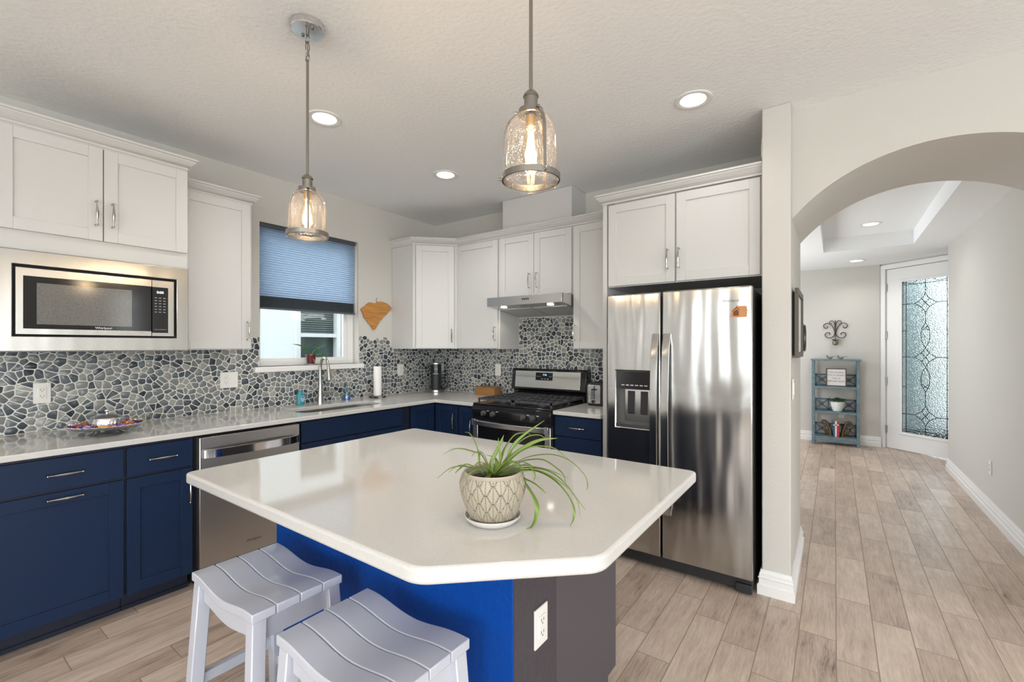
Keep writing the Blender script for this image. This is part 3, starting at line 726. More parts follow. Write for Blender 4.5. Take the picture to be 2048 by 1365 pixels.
for i in range(6):
    for j in range(3): b.box(.216 + j * .020, .227 + j * .020, -.5124, -.5119, 1.665 - i * .016, 1.669 - i * .016)
b.box(.215, .270, -.5124, -.5119, 1.488, 1.490); b.build('key_legends', mat('legend_grey', (.3, .3, .3), .5), cp)
text('logo', LOGO, .016, t, M_logow, (.0, -.5112, 1.489), (R(90), 0, 0), .0003)

# dishwasher
t = thing('dishwasher', 'stainless steel dishwasher between navy base cabinets', 'dishwasher', (.002, -2.549, 0), RZ)
B().box(.004, .618, -.60, -.02, .02, .875).build('tub', M_gap, t)
B().box(.016, .610, -.658, -.602, .113, .868).build('door', M_steeld, t, .004)
B().box(.02, .606, -.56, -.54, .0, .11).build('toe_panel', M_blackm, t)
pts = [(.035 + .563 * i / 12, -.668 - .030 * math.sin(math.pi * i / 12) ** .6 if 0 < i < 12 else -.662, .772) for i in range(13)]
b = B(); vs = []
for x, y, z in pts: vs += [(x, y - .010, z - .024), (x, y, z - .026), (x, y, z + .026), (x, y - .010, z + .022)]
b.add(vs, [(4 * i + k, 4 * i + (k + 1) % 4, 4 * i + 4 + (k + 1) % 4, 4 * i + 4 + k) for i in range(12) for k in range(4)] + [(0, 1, 2, 3), (51, 50, 49, 48)])
b.box(.037, .06, -.668, -.655, .748, .796).box(.573, .597, -.668, -.655, .748, .796)
b.build('handle', M_silver, t)
text('logo', LOGO, .021, t, M_logo, (.315, -.6585, .188), (R(90), 0, 0), .0006)

# refrigerator
t = thing('refrigerator', 'tall stainless side-by-side refrigerator with ice and water dispenser', 'refrigerator', (2.395, 0, 0))
B().box(.006, .855, -.735, -.03, .03, 1.715).build('cabinet_body', mat('fridge_side', (.022, .021, .020), .35), t, .004)
FD = -.80
o = B().prism([[(0, .092), (.352, .092), (.352, 1.730), (0, 1.730)], [(.063, .875), (.063, 1.235), (.305, 1.235), (.305, .875)]], 'y', FD, -.742).build('left_door', M_steelv, t, .008, 3)
dp = B().box(.063, .305, FD + .048, -.738, .875, 1.235).box(.063, .066, FD + .004, -.742, .875, 1.235).box(.302, .305, FD + .004, -.742, .875, 1.235).box(.063, .305, FD + .004, -.742, 1.232, 1.235)
d = dp.build('dispenser', mat('dispenser_grey', (.13, .125, .12), .3), o)
B().box(.066, .302, FD + .001, FD + .04, 1.120, 1.233).build('dispenser_panel', M_black, d)
B().box(.110, .302, FD + .040, FD + .049, .91, 1.115).build('dispenser_backplate', M_steel, d)
B().box(.066, .302, FD - .002, FD + .05, .877, .895).build('drip_tray', M_steel, d)
for x in (.130, .215): B().prism([(FD + .030, .965), (FD + .042, .955), (FD + .047, 1.105), (FD + .036, 1.105)], 'x', x, x + .046).build('paddle', M_blackm, d)
b = B()
for i in range(6): b.box(.100 + i * .03, .120 + i * .03, FD + .0005, FD + .002, 1.142, 1.148)
b.build('button_legends', mat('legend_light', (.55, .55, .55), .5), d)
o2 = B().box(.362, .857, FD, -.742, .092, 1.732).build('right_door', M_steelv, t, .008, 3)
for par, x0 in ((o, .303), (o2, .371)):
    P = [(x0 + .022, FD - .012 - .046 * math.sin(math.pi * i / 14) ** .55, .36 + 1.112 * i / 14) for i in range(15)]
    P[0] = (x0 + .022, FD - .004, .36); P[-1] = (x0 + .022, FD - .004, 1.472)
    vs = []; b = B()
    for x, y, z in P: vs += [(x - .022, y - .004, z), (x + .022, y - .004, z), (x + .020, y + .012, z), (x - .020, y + .012, z)]
    b.add(vs, [(4 * i + k, 4 * i + (k + 1) % 4, 4 * i + 4 + (k + 1) % 4, 4 * i + 4 + k) for i in range(14) for k in range(4)] + [(0, 1, 2, 3), (59, 58, 57, 56)])
    b.build('handle', M_steelv, par, .002, 1)
B().box(.02, .10, -.76, -.68, 1.716, 1.738).box(.77, .85, -.76, -.68, 1.716, 1.738).build('hinge_covers', M_blackm, t, .004)
B().box(.01, .852, -.765, -.70, .02, .085).build('base_grille', M_blackm, t, .004)
B().box(.77, .852, -.785, -.765, .012, .06).build('levelling_foot', M_blackm, t, .003)
text('logo', LOGO, .021, o2, M_logo, (.748, FD - .0008, 1.652), (R(90), 0, 0), .0006)
mg = thing('magnet', 'small orange wooden cabin-shaped magnet on the refrigerator door', 'magnet', (3.186, FD - .001, 1.588))
hs = [(-.045, -.030), (.036, -.030), (.040, -.020), (.036, -.014), (.041, -.008), (.037, 0), (.043, .008), (.036, .016), (.040, .024), (.030, .032), (.004, .031), (-.012, .034), (-.040, .006), (-.038, -.004), (-.044, -.014), (-.040, -.022)]
B().prism(hs, 'y', -.005, 0).build('cabin_shape', mat('magnet_wood', (.55, .24, .09), .5), mg)
b = B().prism([(-.036, .004), (-.012, .028), (.004, .010), (.001, .008), (-.012, .022), (-.034, .001)], 'y', -.0062, -.005).prism([(-.030, -.022), (-.002, -.022), (-.002, .002), (-.012, .014), (-.030, .0)], 'y', -.0058, -.005)
b.build('engraving', mat('burnt_brown', (.14, .045, .015), .6), mg)

# range
t = thing('gas_range', 'black and stainless freestanding gas range under the hood', 'range', (1.137, 0, 0))
RW = .764
B().box(.004, RW - .004, -.655, -.03, .06, .905).build('body', M_blackm, t)
B().box(0, RW, -.690, -.02, .905, .922).build('cooktop', M_black, t, .006)
B().prism([(-.655, .790), (-.690, .795), (-.700, .880), (-.690, .905), (-.655, .905)], 'x', 0, RW).build('control_panel', M_black, t, .003)
for x in (.129, .223, .523, .610):
    b = B().lathe([(.022, .003), (.022, -.010), (.017, -.024), (.015, -.030), (0, -.031)], (x, -.698, .843), 20, 'y').box(x - .005, x + .005, -.735, -.722, .825, .861)
    b.build('knob', mat('knob_grey', (.10, .10, .10), .3, .3) if x < .13 else bpy.data.materials['knob_grey'], t, .001)
    B().box(x + .030, x + .052, -.7005, -.6995, .862, .866).build('knob_mark', M_logow, t)
od = B().box(.055, RW - .055, -.690, -.657, .215, .782).build('oven_door', M_black, t, .003)
b = B().box(.003, .055, -.694, -.657, .215, .782).box(RW - .055, RW - .003, -.694, -.657, .215, .782).box(.055, RW - .055, -.694, -.657, .175, .215)
b.build('door_trim', M_steel, od, .003)
b = B(); vs = []; nn = 16
for i in range(nn + 1):
    s = i / nn; x = .030 + (RW - .060) * s; y = -.712 - .040 * math.sin(math.pi * s) ** .7; z = .765
    vs += [(x, y - .006, z - .020), (x, y + .006, z - .022), (x, y + .006, z + .020), (x, y - .006, z + .016)]
b.add(vs, [(4 * i + k, 4 * i + (k + 1) % 4, 4 * i + 4 + (k + 1) % 4, 4 * i + 4 + k) for i in range(nn) for k in range(4)] + [(0, 1, 2, 3), tuple(4 * nn + k for k in (3, 2, 1, 0))])
b.box(.010, .050, -.722, -.690, .738, .790).box(RW - .050, RW - .010, -.722, -.690, .738, .790)
b.build('handle', M_steel, od, .002)
B().box(.004, RW - .004, -.688, -.657, .065, .168).build('storage_drawer', M_black, t, .003)
bk = B().prism([(-.02, .92), (-.075, .92), (-.085, .985), (-.125, 1.0), (-.105, 1.175), (-.085, 1.190), (-.02, 1.190)], 'x', -.006, RW + .006).build('backguard', M_black, t, .006)
q = lambda z: -.127 + (z - 1.0) * (.020 / .175)
b = B().add([(.035, q(1.018), 1.018), (RW - .05, q(1.018), 1.018), (RW - .05, q(1.168), 1.168), (.035, q(1.168), 1.168)] + [(.035, q(1.018) + .006, 1.018), (RW - .05, q(1.018) + .006, 1.018), (RW - .05, q(1.168) + .006, 1.168), (.035, q(1.168) + .006, 1.168)],
      [(0, 1, 2, 3), (4, 7, 6, 5), (0, 4, 5, 1), (1, 5, 6, 2), (2, 6, 7, 3), (3, 7, 4, 0)]); b.build('steel_panel', M_steel, bk, .001)
b = B().add([(.262, q(1.088) - .003, 1.088), (.440, q(1.088) - .003, 1.088), (.440, q(1.157) - .003, 1.157), (.262, q(1.157) - .003, 1.157), (.262, q(1.088) + .003, 1.088), (.440, q(1.088) + .003, 1.088), (.440, q(1.157) + .003, 1.157), (.262, q(1.157) + .003, 1.157)],
      [(0, 1, 2, 3), (4, 7, 6, 5), (0, 4, 5, 1), (1, 5, 6, 2), (2, 6, 7, 3), (3, 7, 4, 0)]); b.build('display', M_black, bk)
text('clock_digits', '2:26', .024, bk, M_blueled, (.358, q(1.136) - .004, 1.136), (R(96), 0, 0), .0002)
b = B()
for x in (.275, .292, .309, .405, .420): b.box(x, x + .008, q(1.12) - .0045, q(1.12) - .003, 1.120, 1.124)
for x in (.325, .355, .385): b.box(x, x + .014, q(1.1) - .0045, q(1.1) - .003, 1.099, 1.104)
b.build('button_legends', mat('legend_pale', (.5, .5, .5), .5), bk)
for x, y, r in ((.19, -.21, .042), (.19, -.50, .050), (.575, -.21, .038), (.575, -.50, .050), (.382, -.355, .045)):
    B().lathe([(r, .921), (r, .930), (r * .8, .934), (r * .75, .944), (0, .945)], (x, y, 0), 20).build('burner', M_iron, t)
for gx0, gx1 in ((.022, .378), (.386, RW - .022)):
    b = B(); z0, z1 = .948, .960; Y0, Y1 = -.645, -.085; w = .006
    b.box(gx0, gx1, Y0, Y0 + .012, z0 - .004, z1).box(gx0, gx1, Y1 - .012, Y1, z0 - .004, z1).box(gx0, gx0 + .012, Y0, Y1, z0 - .004, z1).box(gx1 - .012, gx1, Y0, Y1, z0 - .004, z1)
    for i in range(1, 6):
        xx = gx0 + (gx1 - gx0) * i / 6; b.box(xx - w / 2, xx + w / 2, Y0, Y1, z0, z1)
    for yy in (-.36, -.21, -.50): b.box(gx0, gx1, yy - w / 2, yy + w / 2, z0, z1)
    for xx in (gx0, gx1 - .012):
        for yy in (Y0, Y1 - .012, -.366): b.box(xx, xx + .012, yy, yy + .012, .921, z0)
    b.build('grate', M_iron, t)

# hood
t = thing('range_hood', 'slim stainless under-cabinet range hood with two lit lamps', 'range hood', (1.139, -.006, 0))
B().prism([(-.495, 1.742), (-.480, 1.742), (-.470, 1.752), (-.47, 1.816), (-.495, 1.818)], 'x', 0, .746).build('front_panel', M_steel, t, .002)
B().prism([(-.479, 1.744), (0, 1.676), (0, 1.816), (-.479, 1.816)], 'x', .0, .746).build('canopy', M_steel, t)
b = B()
for a, c in ((.03, .366), (.380, .716)): b.prism([(-.355, 1.7215), (-.02, 1.674), (-.02, 1.680), (-.355, 1.7275)], 'x', a, c)
b.build('grease_filters', mat('filter_steel', (.60, .62, .58), .5, .6), t)
b = B()
for i in range(4): b.box(.372 + i * .018, .381 + i * .018, -.4975, -.494, 1.780, 1.794)
b.build('buttons', M_gap, t)
for x in (.13, .60):
    B().lathe([(.028, 0), (.028, .004), (0, .004)], (x, -.42, 1.7305), 16).build('lamp', M_lens, t)
    d = bpy.data.lights.new('hood_light', 'SPOT'); d.energy = 1.6; d.spot_size = R(130); d.shadow_soft_size = .03; d.color = (1, .92, .78)
    lo = bpy.data.objects.new('hood_light', d); col.objects.link(lo); lo.parent = t; lo.location = (x, -.42, 1.722)

# ------------------------------------------------------------------ things on the worktops
t = thing('coffee_maker', 'slim black single-serve coffee maker with silver base in the corner', 'coffee maker', (.215, -.205, .914), R(45))
lp = rrect(-.052, .052, -.05, .14, .045)
B().prism(lp, 'z', 0, .028).build('base', M_nickel, t, .003)
B().prism(lp, 'z', .028, .20).build('body', M_blackm, t)
B().prism([(x * 1.0, y) for x, y in rrect(-.055, .055, -.062, .14, .05)], 'z', .20, .29).build('brew_head', mat('gloss_navy_black', (.010, .014, .022), .2), t, .003)
B().prism(rrect(-.052, .052, -.058, .14, .048), 'z', .29, .312).build('lid', M_nickel, t, .004)
B().tube([(-.036, -.056, .197), (-.018, -.0625, .197), (0, -.065, .197), (.018, -.0625, .197), (.036, -.056, .197)], .0022, 6).build('chrome_rim', M_chrome, t)
text('logo', 'KEURIG', .011, t, M_logow, (0, -.0626, .245), (R(90), 0, 0), .0004)
B().tube(smoothpts([(.03, .145, .19), (.10, .10, .21), (.125, .10, .15), (.12, .11, .06), (.06, .15, .01)]), .004, 6).build('power_cord', M_blackm, t)
t = thing('basket', 'shallow rectangular wicker basket between coffee maker and range', 'basket', (.84, -.115, .914))
M_wick = mat('wicker', (.45, .24, .075), .55)
wv = N(M_wick, 'TexWave', wave_type='BANDS', bands_direction='Z'); L(M_wick, texco(M_wick), wv.inputs['Vector']); wv.inputs['Scale'].default_value = 38
wx = N(M_wick, 'TexWave', wave_type='BANDS', bands_direction='DIAGONAL'); L(M_wick, texco(M_wick), wx.inputs['Vector']); wx.inputs['Scale'].default_value = 42
hh = math_n(M_wick, 'MULTIPLY', wv.outputs['Fac'], wx.outputs['Fac']); bump(M_wick, hh, .9, .004)
L(M_wick, ramp(M_wick, hh, [(0, (.20, .085, .02)), (.7, (.58, .33, .11))]), BS(M_wick).inputs['Base Color'])
b = B().prism([rrect(-.12, .12, -.055, .055, .012), rrect(-.112, .112, -.047, .047, .010)[::-1]], 'z', .004, .078).box(-.118, .118, -.053, .053, .0, .008); b.build('woven_body', M_wick, t)
B().tube([(x, y, .078) for x, y in rrect(-.117, .117, -.052, .052, .012)], .007, 8, closed=True).build('rim', M_wick, t)
t = thing('toaster', 'black and steel toaster on the small worktop beside the refrigerator panel', 'toaster', (2.052, -.16, .914))
B().prism([(x, z) for x, z in rrect(-.075, .075, .012, .185, .022)], 'y', -.10, .13).build('body', M_blackm, t, .004)
B().prism([(x, z) for x, z in rrect(-.060, .050, .022, .170, .010)], 'y', -.106, -.098).build('end_plate', M_steel, t, .001)
b = B().box(-.005, .003, -.1068, -.104, .055, .160); b.build('lever_slot', M_gap, t)
B().box(-.020, .022, -.122, -.106, .128, .140).build('lever', M_blackm, t, .002)
B().box(-.026, -.006, -.110, -.105, .055, .128).build('lever_guide', M_silver, t)
B().lathe([(.013, 0), (.013, -.012), (0, -.013)], (-.008, -.106, .037), 16, 'y').build('browning_knob', M_blackm, t)
for z in (.045, .060, .075): B().lathe([(.004, 0), (.004, -.004), (0, -.005)], (-.045, -.106, z), 10, 'y').build('button', M_silver, t)
B().box(-.045, -.022, -.08, .11, .183, .187).box(.018, .041, -.08, .11, .183, .187).build('bread_slots', M_gap, t)
B().box(-.06, .06, -.09, -.07, 0, .013).box(-.06, .06, .10, .12, 0, .013).build('feet', M_blackm, t)

# candy tray
TX, TY = .345, -2.868
t = thing('serving_tray', 'oval-looking round silver footed tray with domed lid on the left worktop', 'tray', (TX, TY, .914))
b = B().lathe([(.075, 0), (.078, .004), (.060, .012), (.045, .022), (.10, .028), (.145, .034), (.165, .050), (.168, .052), (.166, .056), (.150, .044), (.10, .036), (0, .036)], n=64)
for i, v in enumerate(b.v):
    if math.hypot(v[0], v[1]) > .14:
        a = math.atan2(v[1], v[0]); k = 1 + .018 * math.cos(32 * a); b.v[i] = (v[0] * k, v[1] * k, v[2] + .002 * math.cos(32 * a))
b.build('tray', M_silver, t)
dm = B().lathe([(.076, .036), (.076, .070), (.070, .088), (.050, .100), (.020, .107), (.006, .109)], n=40).build('domed_lid', M_silver, t)
B().lathe([(.006, .108), (.005, .116), (.012, .122), (.010, .130), (0, .134)], n=16).build('knob', M_silver, dm)
CC = [('red and orange', (.65, .10, .03)), ('gold', (.75, .40, .06)), ('pink', (.70, .25, .30)), ('blue', (.03, .05, .45)), ('white', (.75, .72, .70)), ('purple', (.25, .06, .22)), ('brown', (.12, .04, .02)), ('silver', (.5, .5, .55))]
cm = [mat('candy_' + n.replace(' ', '_'), c, .22, .35) for n, c in CC]
protos = []
for k in range(8):
    b = B(); b.box(-.011, .011, -.006, .006, 0, .009)
    for s in (-1, 1): b.add([(s * .011, -.004, .003), (s * .011, .004, .003), (s * .011, 0, .008), (s * .019, -.008, .001), (s * .019, .008, .001), (s * .019, 0, .011)], [(0, 1, 4, 3), (1, 2, 5, 4), (2, 0, 3, 5)])
    protos.append(b.mesh('candy', cm[k]))
rc = random.Random(4); used = 0
for i in range(44):
    k = (i * 3) % 8; a = 2 * math.pi * i / 22 + rc.uniform(-.06, .06); rr = (.108 if i < 22 else .134) + rc.uniform(-.008, .008)
    o = bpy.data.objects.new('candy', protos[k]); col.objects.link(o)
    o.location = (TX + rr * math.cos(a), TY + rr * math.sin(a), .914 + (.041 if rr < .118 else .044) + .0015)
    o.rotation_euler = (rc.uniform(-.15, .15), rc.uniform(-.15, .15), rc.uniform(0, 3)); o.scale = (1.35, 1.5, 1.6)
    tag(o, 'little %s wrapped candy lying around the domed lid on the silver tray' % CC[k][0], 'candy', '%s wrapped candies on the silver tray' % CC[k][0])

# ------------------------------------------------------------------ island
t = thing('kitchen_island', 'island base of blue textured half wall with dark cabinets behind it', 'island', (1.615, -2.58, 0))
IX, IY0, IY1 = 1.29, 0, .70           # local extents: knee wall 0..0.235, cabinets to .70
B().box(0, IX - .004, 0, .225, 0, .872).build('knee_wall', M_blue, t, .006)
B().box(IX - .004, IX, .0, .225, 0, .872).build('end_face', M_blue_shade, t)
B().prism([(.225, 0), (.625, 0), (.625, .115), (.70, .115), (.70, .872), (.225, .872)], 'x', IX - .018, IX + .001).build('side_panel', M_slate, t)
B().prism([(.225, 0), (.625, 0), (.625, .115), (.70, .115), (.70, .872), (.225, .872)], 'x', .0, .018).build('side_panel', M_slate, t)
B().box(.018, IX - .018, .225, .70, .115, .872).build('cabinet_body', M_navy, t)
B().box(.018, IX - .018, .225, .615, 0, .113).build('toe_kick', M_kick, t)
for i in range(3):
    a = .008 + i * .427
    o = B().box(a, a + .420, .70, .719, .716, .866).build('drawer', M_navy, t, .001)
    o = B().box(a, a + .420, .70, .719, .122, .708).build('door', M_navy, t, .001)
lp = round_poly([(1.605, -2.925), (2.885, -2.925), (3.192, -2.64), (3.192, -1.765), (1.605, -1.765)], .035, 6)
tag(B().prism(lp, 'z', .874, .914).build('island_worktop', M_quartz, bevel=.009, seg=3), 'large white quartz island top with one cut-off corner', 'worktop')
plate((2.906, -2.452, .563), RZ, 'white outlet on the dark end of the island under the worktop')

# stools
def stool():
    t = thing('bar_stool', None, 'stool')
    b = B(); W2, D2 = .216, .146; nx = 24; gy = [-D2, -.075, -.0, .075, D2]
    zf = lambda x: .62 - .0205 * (1 + math.cos(math.pi * min(1, abs(x) / .185))) / 2 - .000
    for k in range(4):
        y0 = gy[k] + (.0012 if k else 0); y1 = gy[k + 1] - (.0012 if k < 3 else 0); vs = []
        for i in range(nx + 1):
            x = -W2 + 2 * W2 * i / nx; z = zf(x); vs += [(x, y0, z - .028), (x, y0, z), (x, y1, z), (x, y1, z - .028)]
        b.add(vs, [(4 * i + j, 4 * i + (j + 1) % 4, 4 * i + 4 + (j + 1) % 4, 4 * i + 4 + j) for i in range(nx) for j in range(4)] + [(3, 2, 1, 0), tuple(4 * nx + j for j in range(4))])
    b.build('seat', M_stool, t, .003, 2)
    for sy in (-1, 1):
        vs = []; b = B()
        for i in range(17):
            x = -.165 + .33 * i / 16; z = zf(x) - .029; y = sy * .118; vs += [(x, y - .009, z - .062), (x, y - .009, z), (x, y + .009, z), (x, y + .009, z - .062)]
        b.add(vs, [(4 * i + j, 4 * i + (j + 1) % 4, 4 * i + 4 + (j + 1) % 4, 4 * i + 4 + j) for i in range(16) for j in range(4)] + [(3, 2, 1, 0), tuple(64 + j for j in range(4))])
        b.build('apron', M_stool, t)
    for sx in (-1, 1): B().box(sx * .183 - .009, sx * .183 + .009, -.105, .105, .520, .590).build('apron', M_stool, t)
    for sx in (-1, 1):
        for sy in (-1, 1):
            b = B(); q = .021; tx, ty, bx, by = sx * .188, sy * .120, sx * .225, sy * .150
            vs = [(x + dx * q, y + dy * q, z) for x, y, z in ((bx, by, 0), (tx, ty, .592)) for dx, dy in ((-1, -1), (1, -1), (1, 1), (-1, 1))]
            b.add(vs, [(3, 2, 1, 0), (4, 5, 6, 7), (0, 1, 5, 4), (1, 2, 6, 5), (2, 3, 7, 6), (3, 0, 4, 7)]); b.build('leg', M_stool, t, .003, 1)
    for sy in (-1, 1): B().box(-.20, .20, sy * .143 - .009, sy * .143 + .009, .155, .190).build('stretcher', M_stool, t)
    for sx in (-1, 1): B().box(sx * .213 - .009, sx * .213 + .009, -.128, .128, .225, .260).build('stretcher', M_stool, t)
    return t
M_stool = mat('stool_white', (.53, .54, .60), .2)
s1 = stool(); s1.location = (2.046, -2.830, 0); tag(s1, 'white saddle-seat stool nearer the dishwasher, left of the two stools', 'stool', 'white stools at the island')
s2 = copy_tree(s1); s2.location = (2.618, -2.832, 0); s2['label'] = 'white saddle-seat stool on the right, nearest the island corner'

# spider plant
PX, PY = 2.853, -2.612
t = thing('potted_plant', 'spider plant in a leaf-embossed ceramic pot standing on the island', 'potted plant', (PX, PY, .914))
M_cer = mat('embossed_ceramic', (.50, .45, .35), .45)
n, rows = 336, 80; vs = []; glz = []
def prad(s): return .060 + .0295 * math.sin(min(1, s * 1.25) * math.pi / 2) - .010 * max(0, s - .78) / .22
for j in range(rows + 1):
    s = j / rows; r0 = prad(s); z = .014 + .122 * s
    for i in range(n):
        th = i / n * 14; d = 0
        gz = .12; cand = []
        for row in range(-1, 6):
            z0 = row * .19 - .10; hz = .40                       # pointed upright leaves, rows staggered by half a leaf
            u = (th + (.5 if row % 2 else 0)) % 1 - .5; v = (s - z0) / hz
            if 0 < v < 1:
                hw = .47 * math.sin(math.pi * v ** .85) + 1e-4; q = abs(u) / hw
                if q < 1:
                    e = .0030 * (1 - q ** 4); g_ = 1 - q ** 6
                    if abs(u) < .030: e -= .0010; g_ *= .45
                    elif math.cos((v * 8 - abs(u) * 9) * 2 * math.pi) > .62: e -= .0009; g_ *= .5
                    cand.append((e, g_))
        if cand:
            cand.sort(reverse=True); d, gz = cand[0]
            if len(cand) > 1:
                ed_ = min(1, (d - cand[1][0]) / .0011); gz = min(gz, .08 + .92 * ed_); d -= .0014 * (1 - ed_)
        if s > .95 or s < .02: d = .001; gz = .8
        a = 2 * math.pi * i / n; vs.append(((r0 + d) * math.cos(a), (r0 + d) * math.sin(a), z)); glz.append(gz)
b = B(); b.add(vs, [(j * n + i, j * n + (i + 1) % n, (j + 1) * n + (i + 1) % n, (j + 1) * n + i) for j in range(rows) for i in range(n)], True)
rt = prad(1) + .001; b.lathe([(rt, .136), (rt - .003, .139), (rt - .008, .137), (rt - .010, .12), (rt - .012, .10)], n=48, cap=False).lathe([(0, .0141), (.06, .0141)], n=48, cap=False)
at_ = N(M_cer, 'Attribute', attribute_name='glaze_depth'); L(M_cer, ramp(M_cer, at_.outputs['Fac'], [(.2, (.085, .062, .038)), (.6, (.24, .205, .15)), (.95, (.44, .395, .31))]), BS(M_cer).inputs['Base Color'])
o = b.build('pot', M_cer, t); ga = o.data.attributes.new('glaze_depth', 'FLOAT', 'POINT')   # brown stain pooled in the carved lines
ga.data.foreach_set('value', glz + [.95] * (len(o.data.vertices) - len(glz)))
B().lathe([(.058, 0), (.068, .003), (.078, .016), (.079, .020), (.076, .020), (.066, .008), (0, .008)], n=48).build('saucer', mat('saucer_glaze', (.66, .63, .59), .15), t)
M_soil = mat('soil', (.035, .02, .012), .9); bump(M_soil, noise(M_soil, texco(M_soil), 160, 3), 1, .01)
B().lathe([(.073, .112), (.06, .118), (.03, .122), (0, .123)], n=32, cap=False).build('soil', M_soil, t)
M_spl = mat('spider_leaf', (.16, .30, .05), .38)
sp_ = N(M_spl, 'NewGeometry'); L(M_spl, ramp(M_spl, sp_.outputs['Random Per Island'], [(0, (.06, .12, .018)), (.5, (.125, .21, .03)), (1, (.26, .36, .08))]), BS(M_spl).inputs['Base Color'])
BS(M_spl).inputs['Subsurface Weight'].default_value = .08
LV = [  # points as (sideways, up) in mm from the soil centre, then reach towards the viewer in mm at the tip, blade width mm
 ([(10, 0), (36, 36), (55, 79), (85, 109), (144, 150)], -20, 8), ([(10, 0), (24, 45), (36, 76), (63, 109), (94, 113), (106, 106)], -30, 10),
 ([(12, 0), (33, 42), (64, 82), (97, 106), (127, 110), (145, 100)], 20, 11), ([(12, 0), (42, 42), (85, 76), (130, 97), (180, 102)], -10, 10),
 ([(14, 0), (55, 48), (100, 76), (145, 79), (175, 70), (208, 42)], 20, 12), ([(14, 0), (70, 39), (115, 54), (166, 56), (211, 39), (248, 3), (257, -27), (254, -40)], 30, 8),
 ([(15, 0), (70, 33), (100, 42), (139, 41), (175, 18), (190, 3), (198, -18)], 30, 11), ([(15, 0), (64, 27), (115, 23), (154, 15), (205, -5)], 10, 9),
 ([(15, 0), (70, 18), (115, 18), (154, 9), (190, -18), (221, -57), (246, -91)], 55, 11), ([(15, 0), (70, 13), (115, 12), (160, -9), (193, -42), (214, -79), (217, -112), (205, -137)], 60, 11),
 ([(12, 0), (60, 2), (85, -21), (109, -57), (119, -88), (115, -118), (103, -145), (89, -154)], 75, 13), ([(14, 0), (60, 5), (85, -9), (109, -20), (130, -36), (143, -48)], 50, 9),
 ([(0, 0), (-4, 33), (6, 57), (21, 88), (30, 109)], -20, 9), ([(6, 0), (21, 42), (18, 76), (15, 104)], 10, 6), ([(0, 0), (-6, 27), (9, 64), (29, 91)], -40, 7),
 ([(-10, 0), (-36, 27), (-40, 57), (-52, 91), (-66, 112), (-80, 115)], -30, 5), ([(-4, 0), (-30, 54), (-54, 64), (-85, 72), (-109, 71), (-139, 57)], -10, 10),
 ([(-4, 0), (-24, 57), (-45, 65), (-57, 53)], 10, 8), ([(-15, 0), (-60, 21), (-91, 24), (-115, 18), (-148, -8)], 35, 8), ([(-15, 0), (-66, 30), (-88, 18), (-100, 6)], 30, 8),
 ([(-15, 0), (-79, 27), (-103, 23), (-122, 9)], 0, 8), ([(-6, 5), (-15, -9), (-20, -13), (-27, -28)], 86, 12), ([(30, 0), (79, 27), (97, 30), (109, 15), (115, -3), (109, -15)], 40, 7),
 ([(20, 0), (120, 14), (190, -22), (226, -64), (236, -116)], 45, 3), ([(5, 0), (-20, 30), (-35, 34), (-50, 20)], 60, 9), ([(5, 0), (30, 30), (50, 38), (72, 22)], 60, 10),
 ([(5, 0), (20, 24), (34, 34), (60, 34), (85, 24)], 30, 11), ([(0, 0), (-20, 20), (-40, 22), (-62, 12)], 10, 9), ([(0, 0), (10, 26), (4, 44), (-20, 50)], -30, 9),
 ([(8, 0), (34, 18), (60, 24), (92, 16)], 66, 10), ([(8, 0), (44, 28), (86, 30), (120, 10)], -40, 9), ([(-8, 0), (-24, 14), (-48, 12), (-66, -4)], 66, 8)]
RTV = Vector((.813, .582, 0)); FWV = Vector((.582, -.813, 0))
for pts, dv, wd in LV:
    m = len(pts); P = []; b = B()
    for i, (u, z) in enumerate(pts):
        fr = (i / (m - 1)) ** .8; zz = .122 + z / 1000 + max(0, dv) / 1000 * .31 * fr
        P.append(RTV * (u / 1000) + FWV * (dv / 1000 * fr) + Vector((0, 0, max(zz, .006))))
    leaf(b, P, wd * 1.25 / 1000, 5, up=(0, 0, 1) if abs(P[-1].z - P[0].z) < .09 or len(pts) > 5 else (FWV.x, FWV.y, .3), vee=.3, tipw=.06)
    solid(b.build('leaf', M_spl, t), .0008)

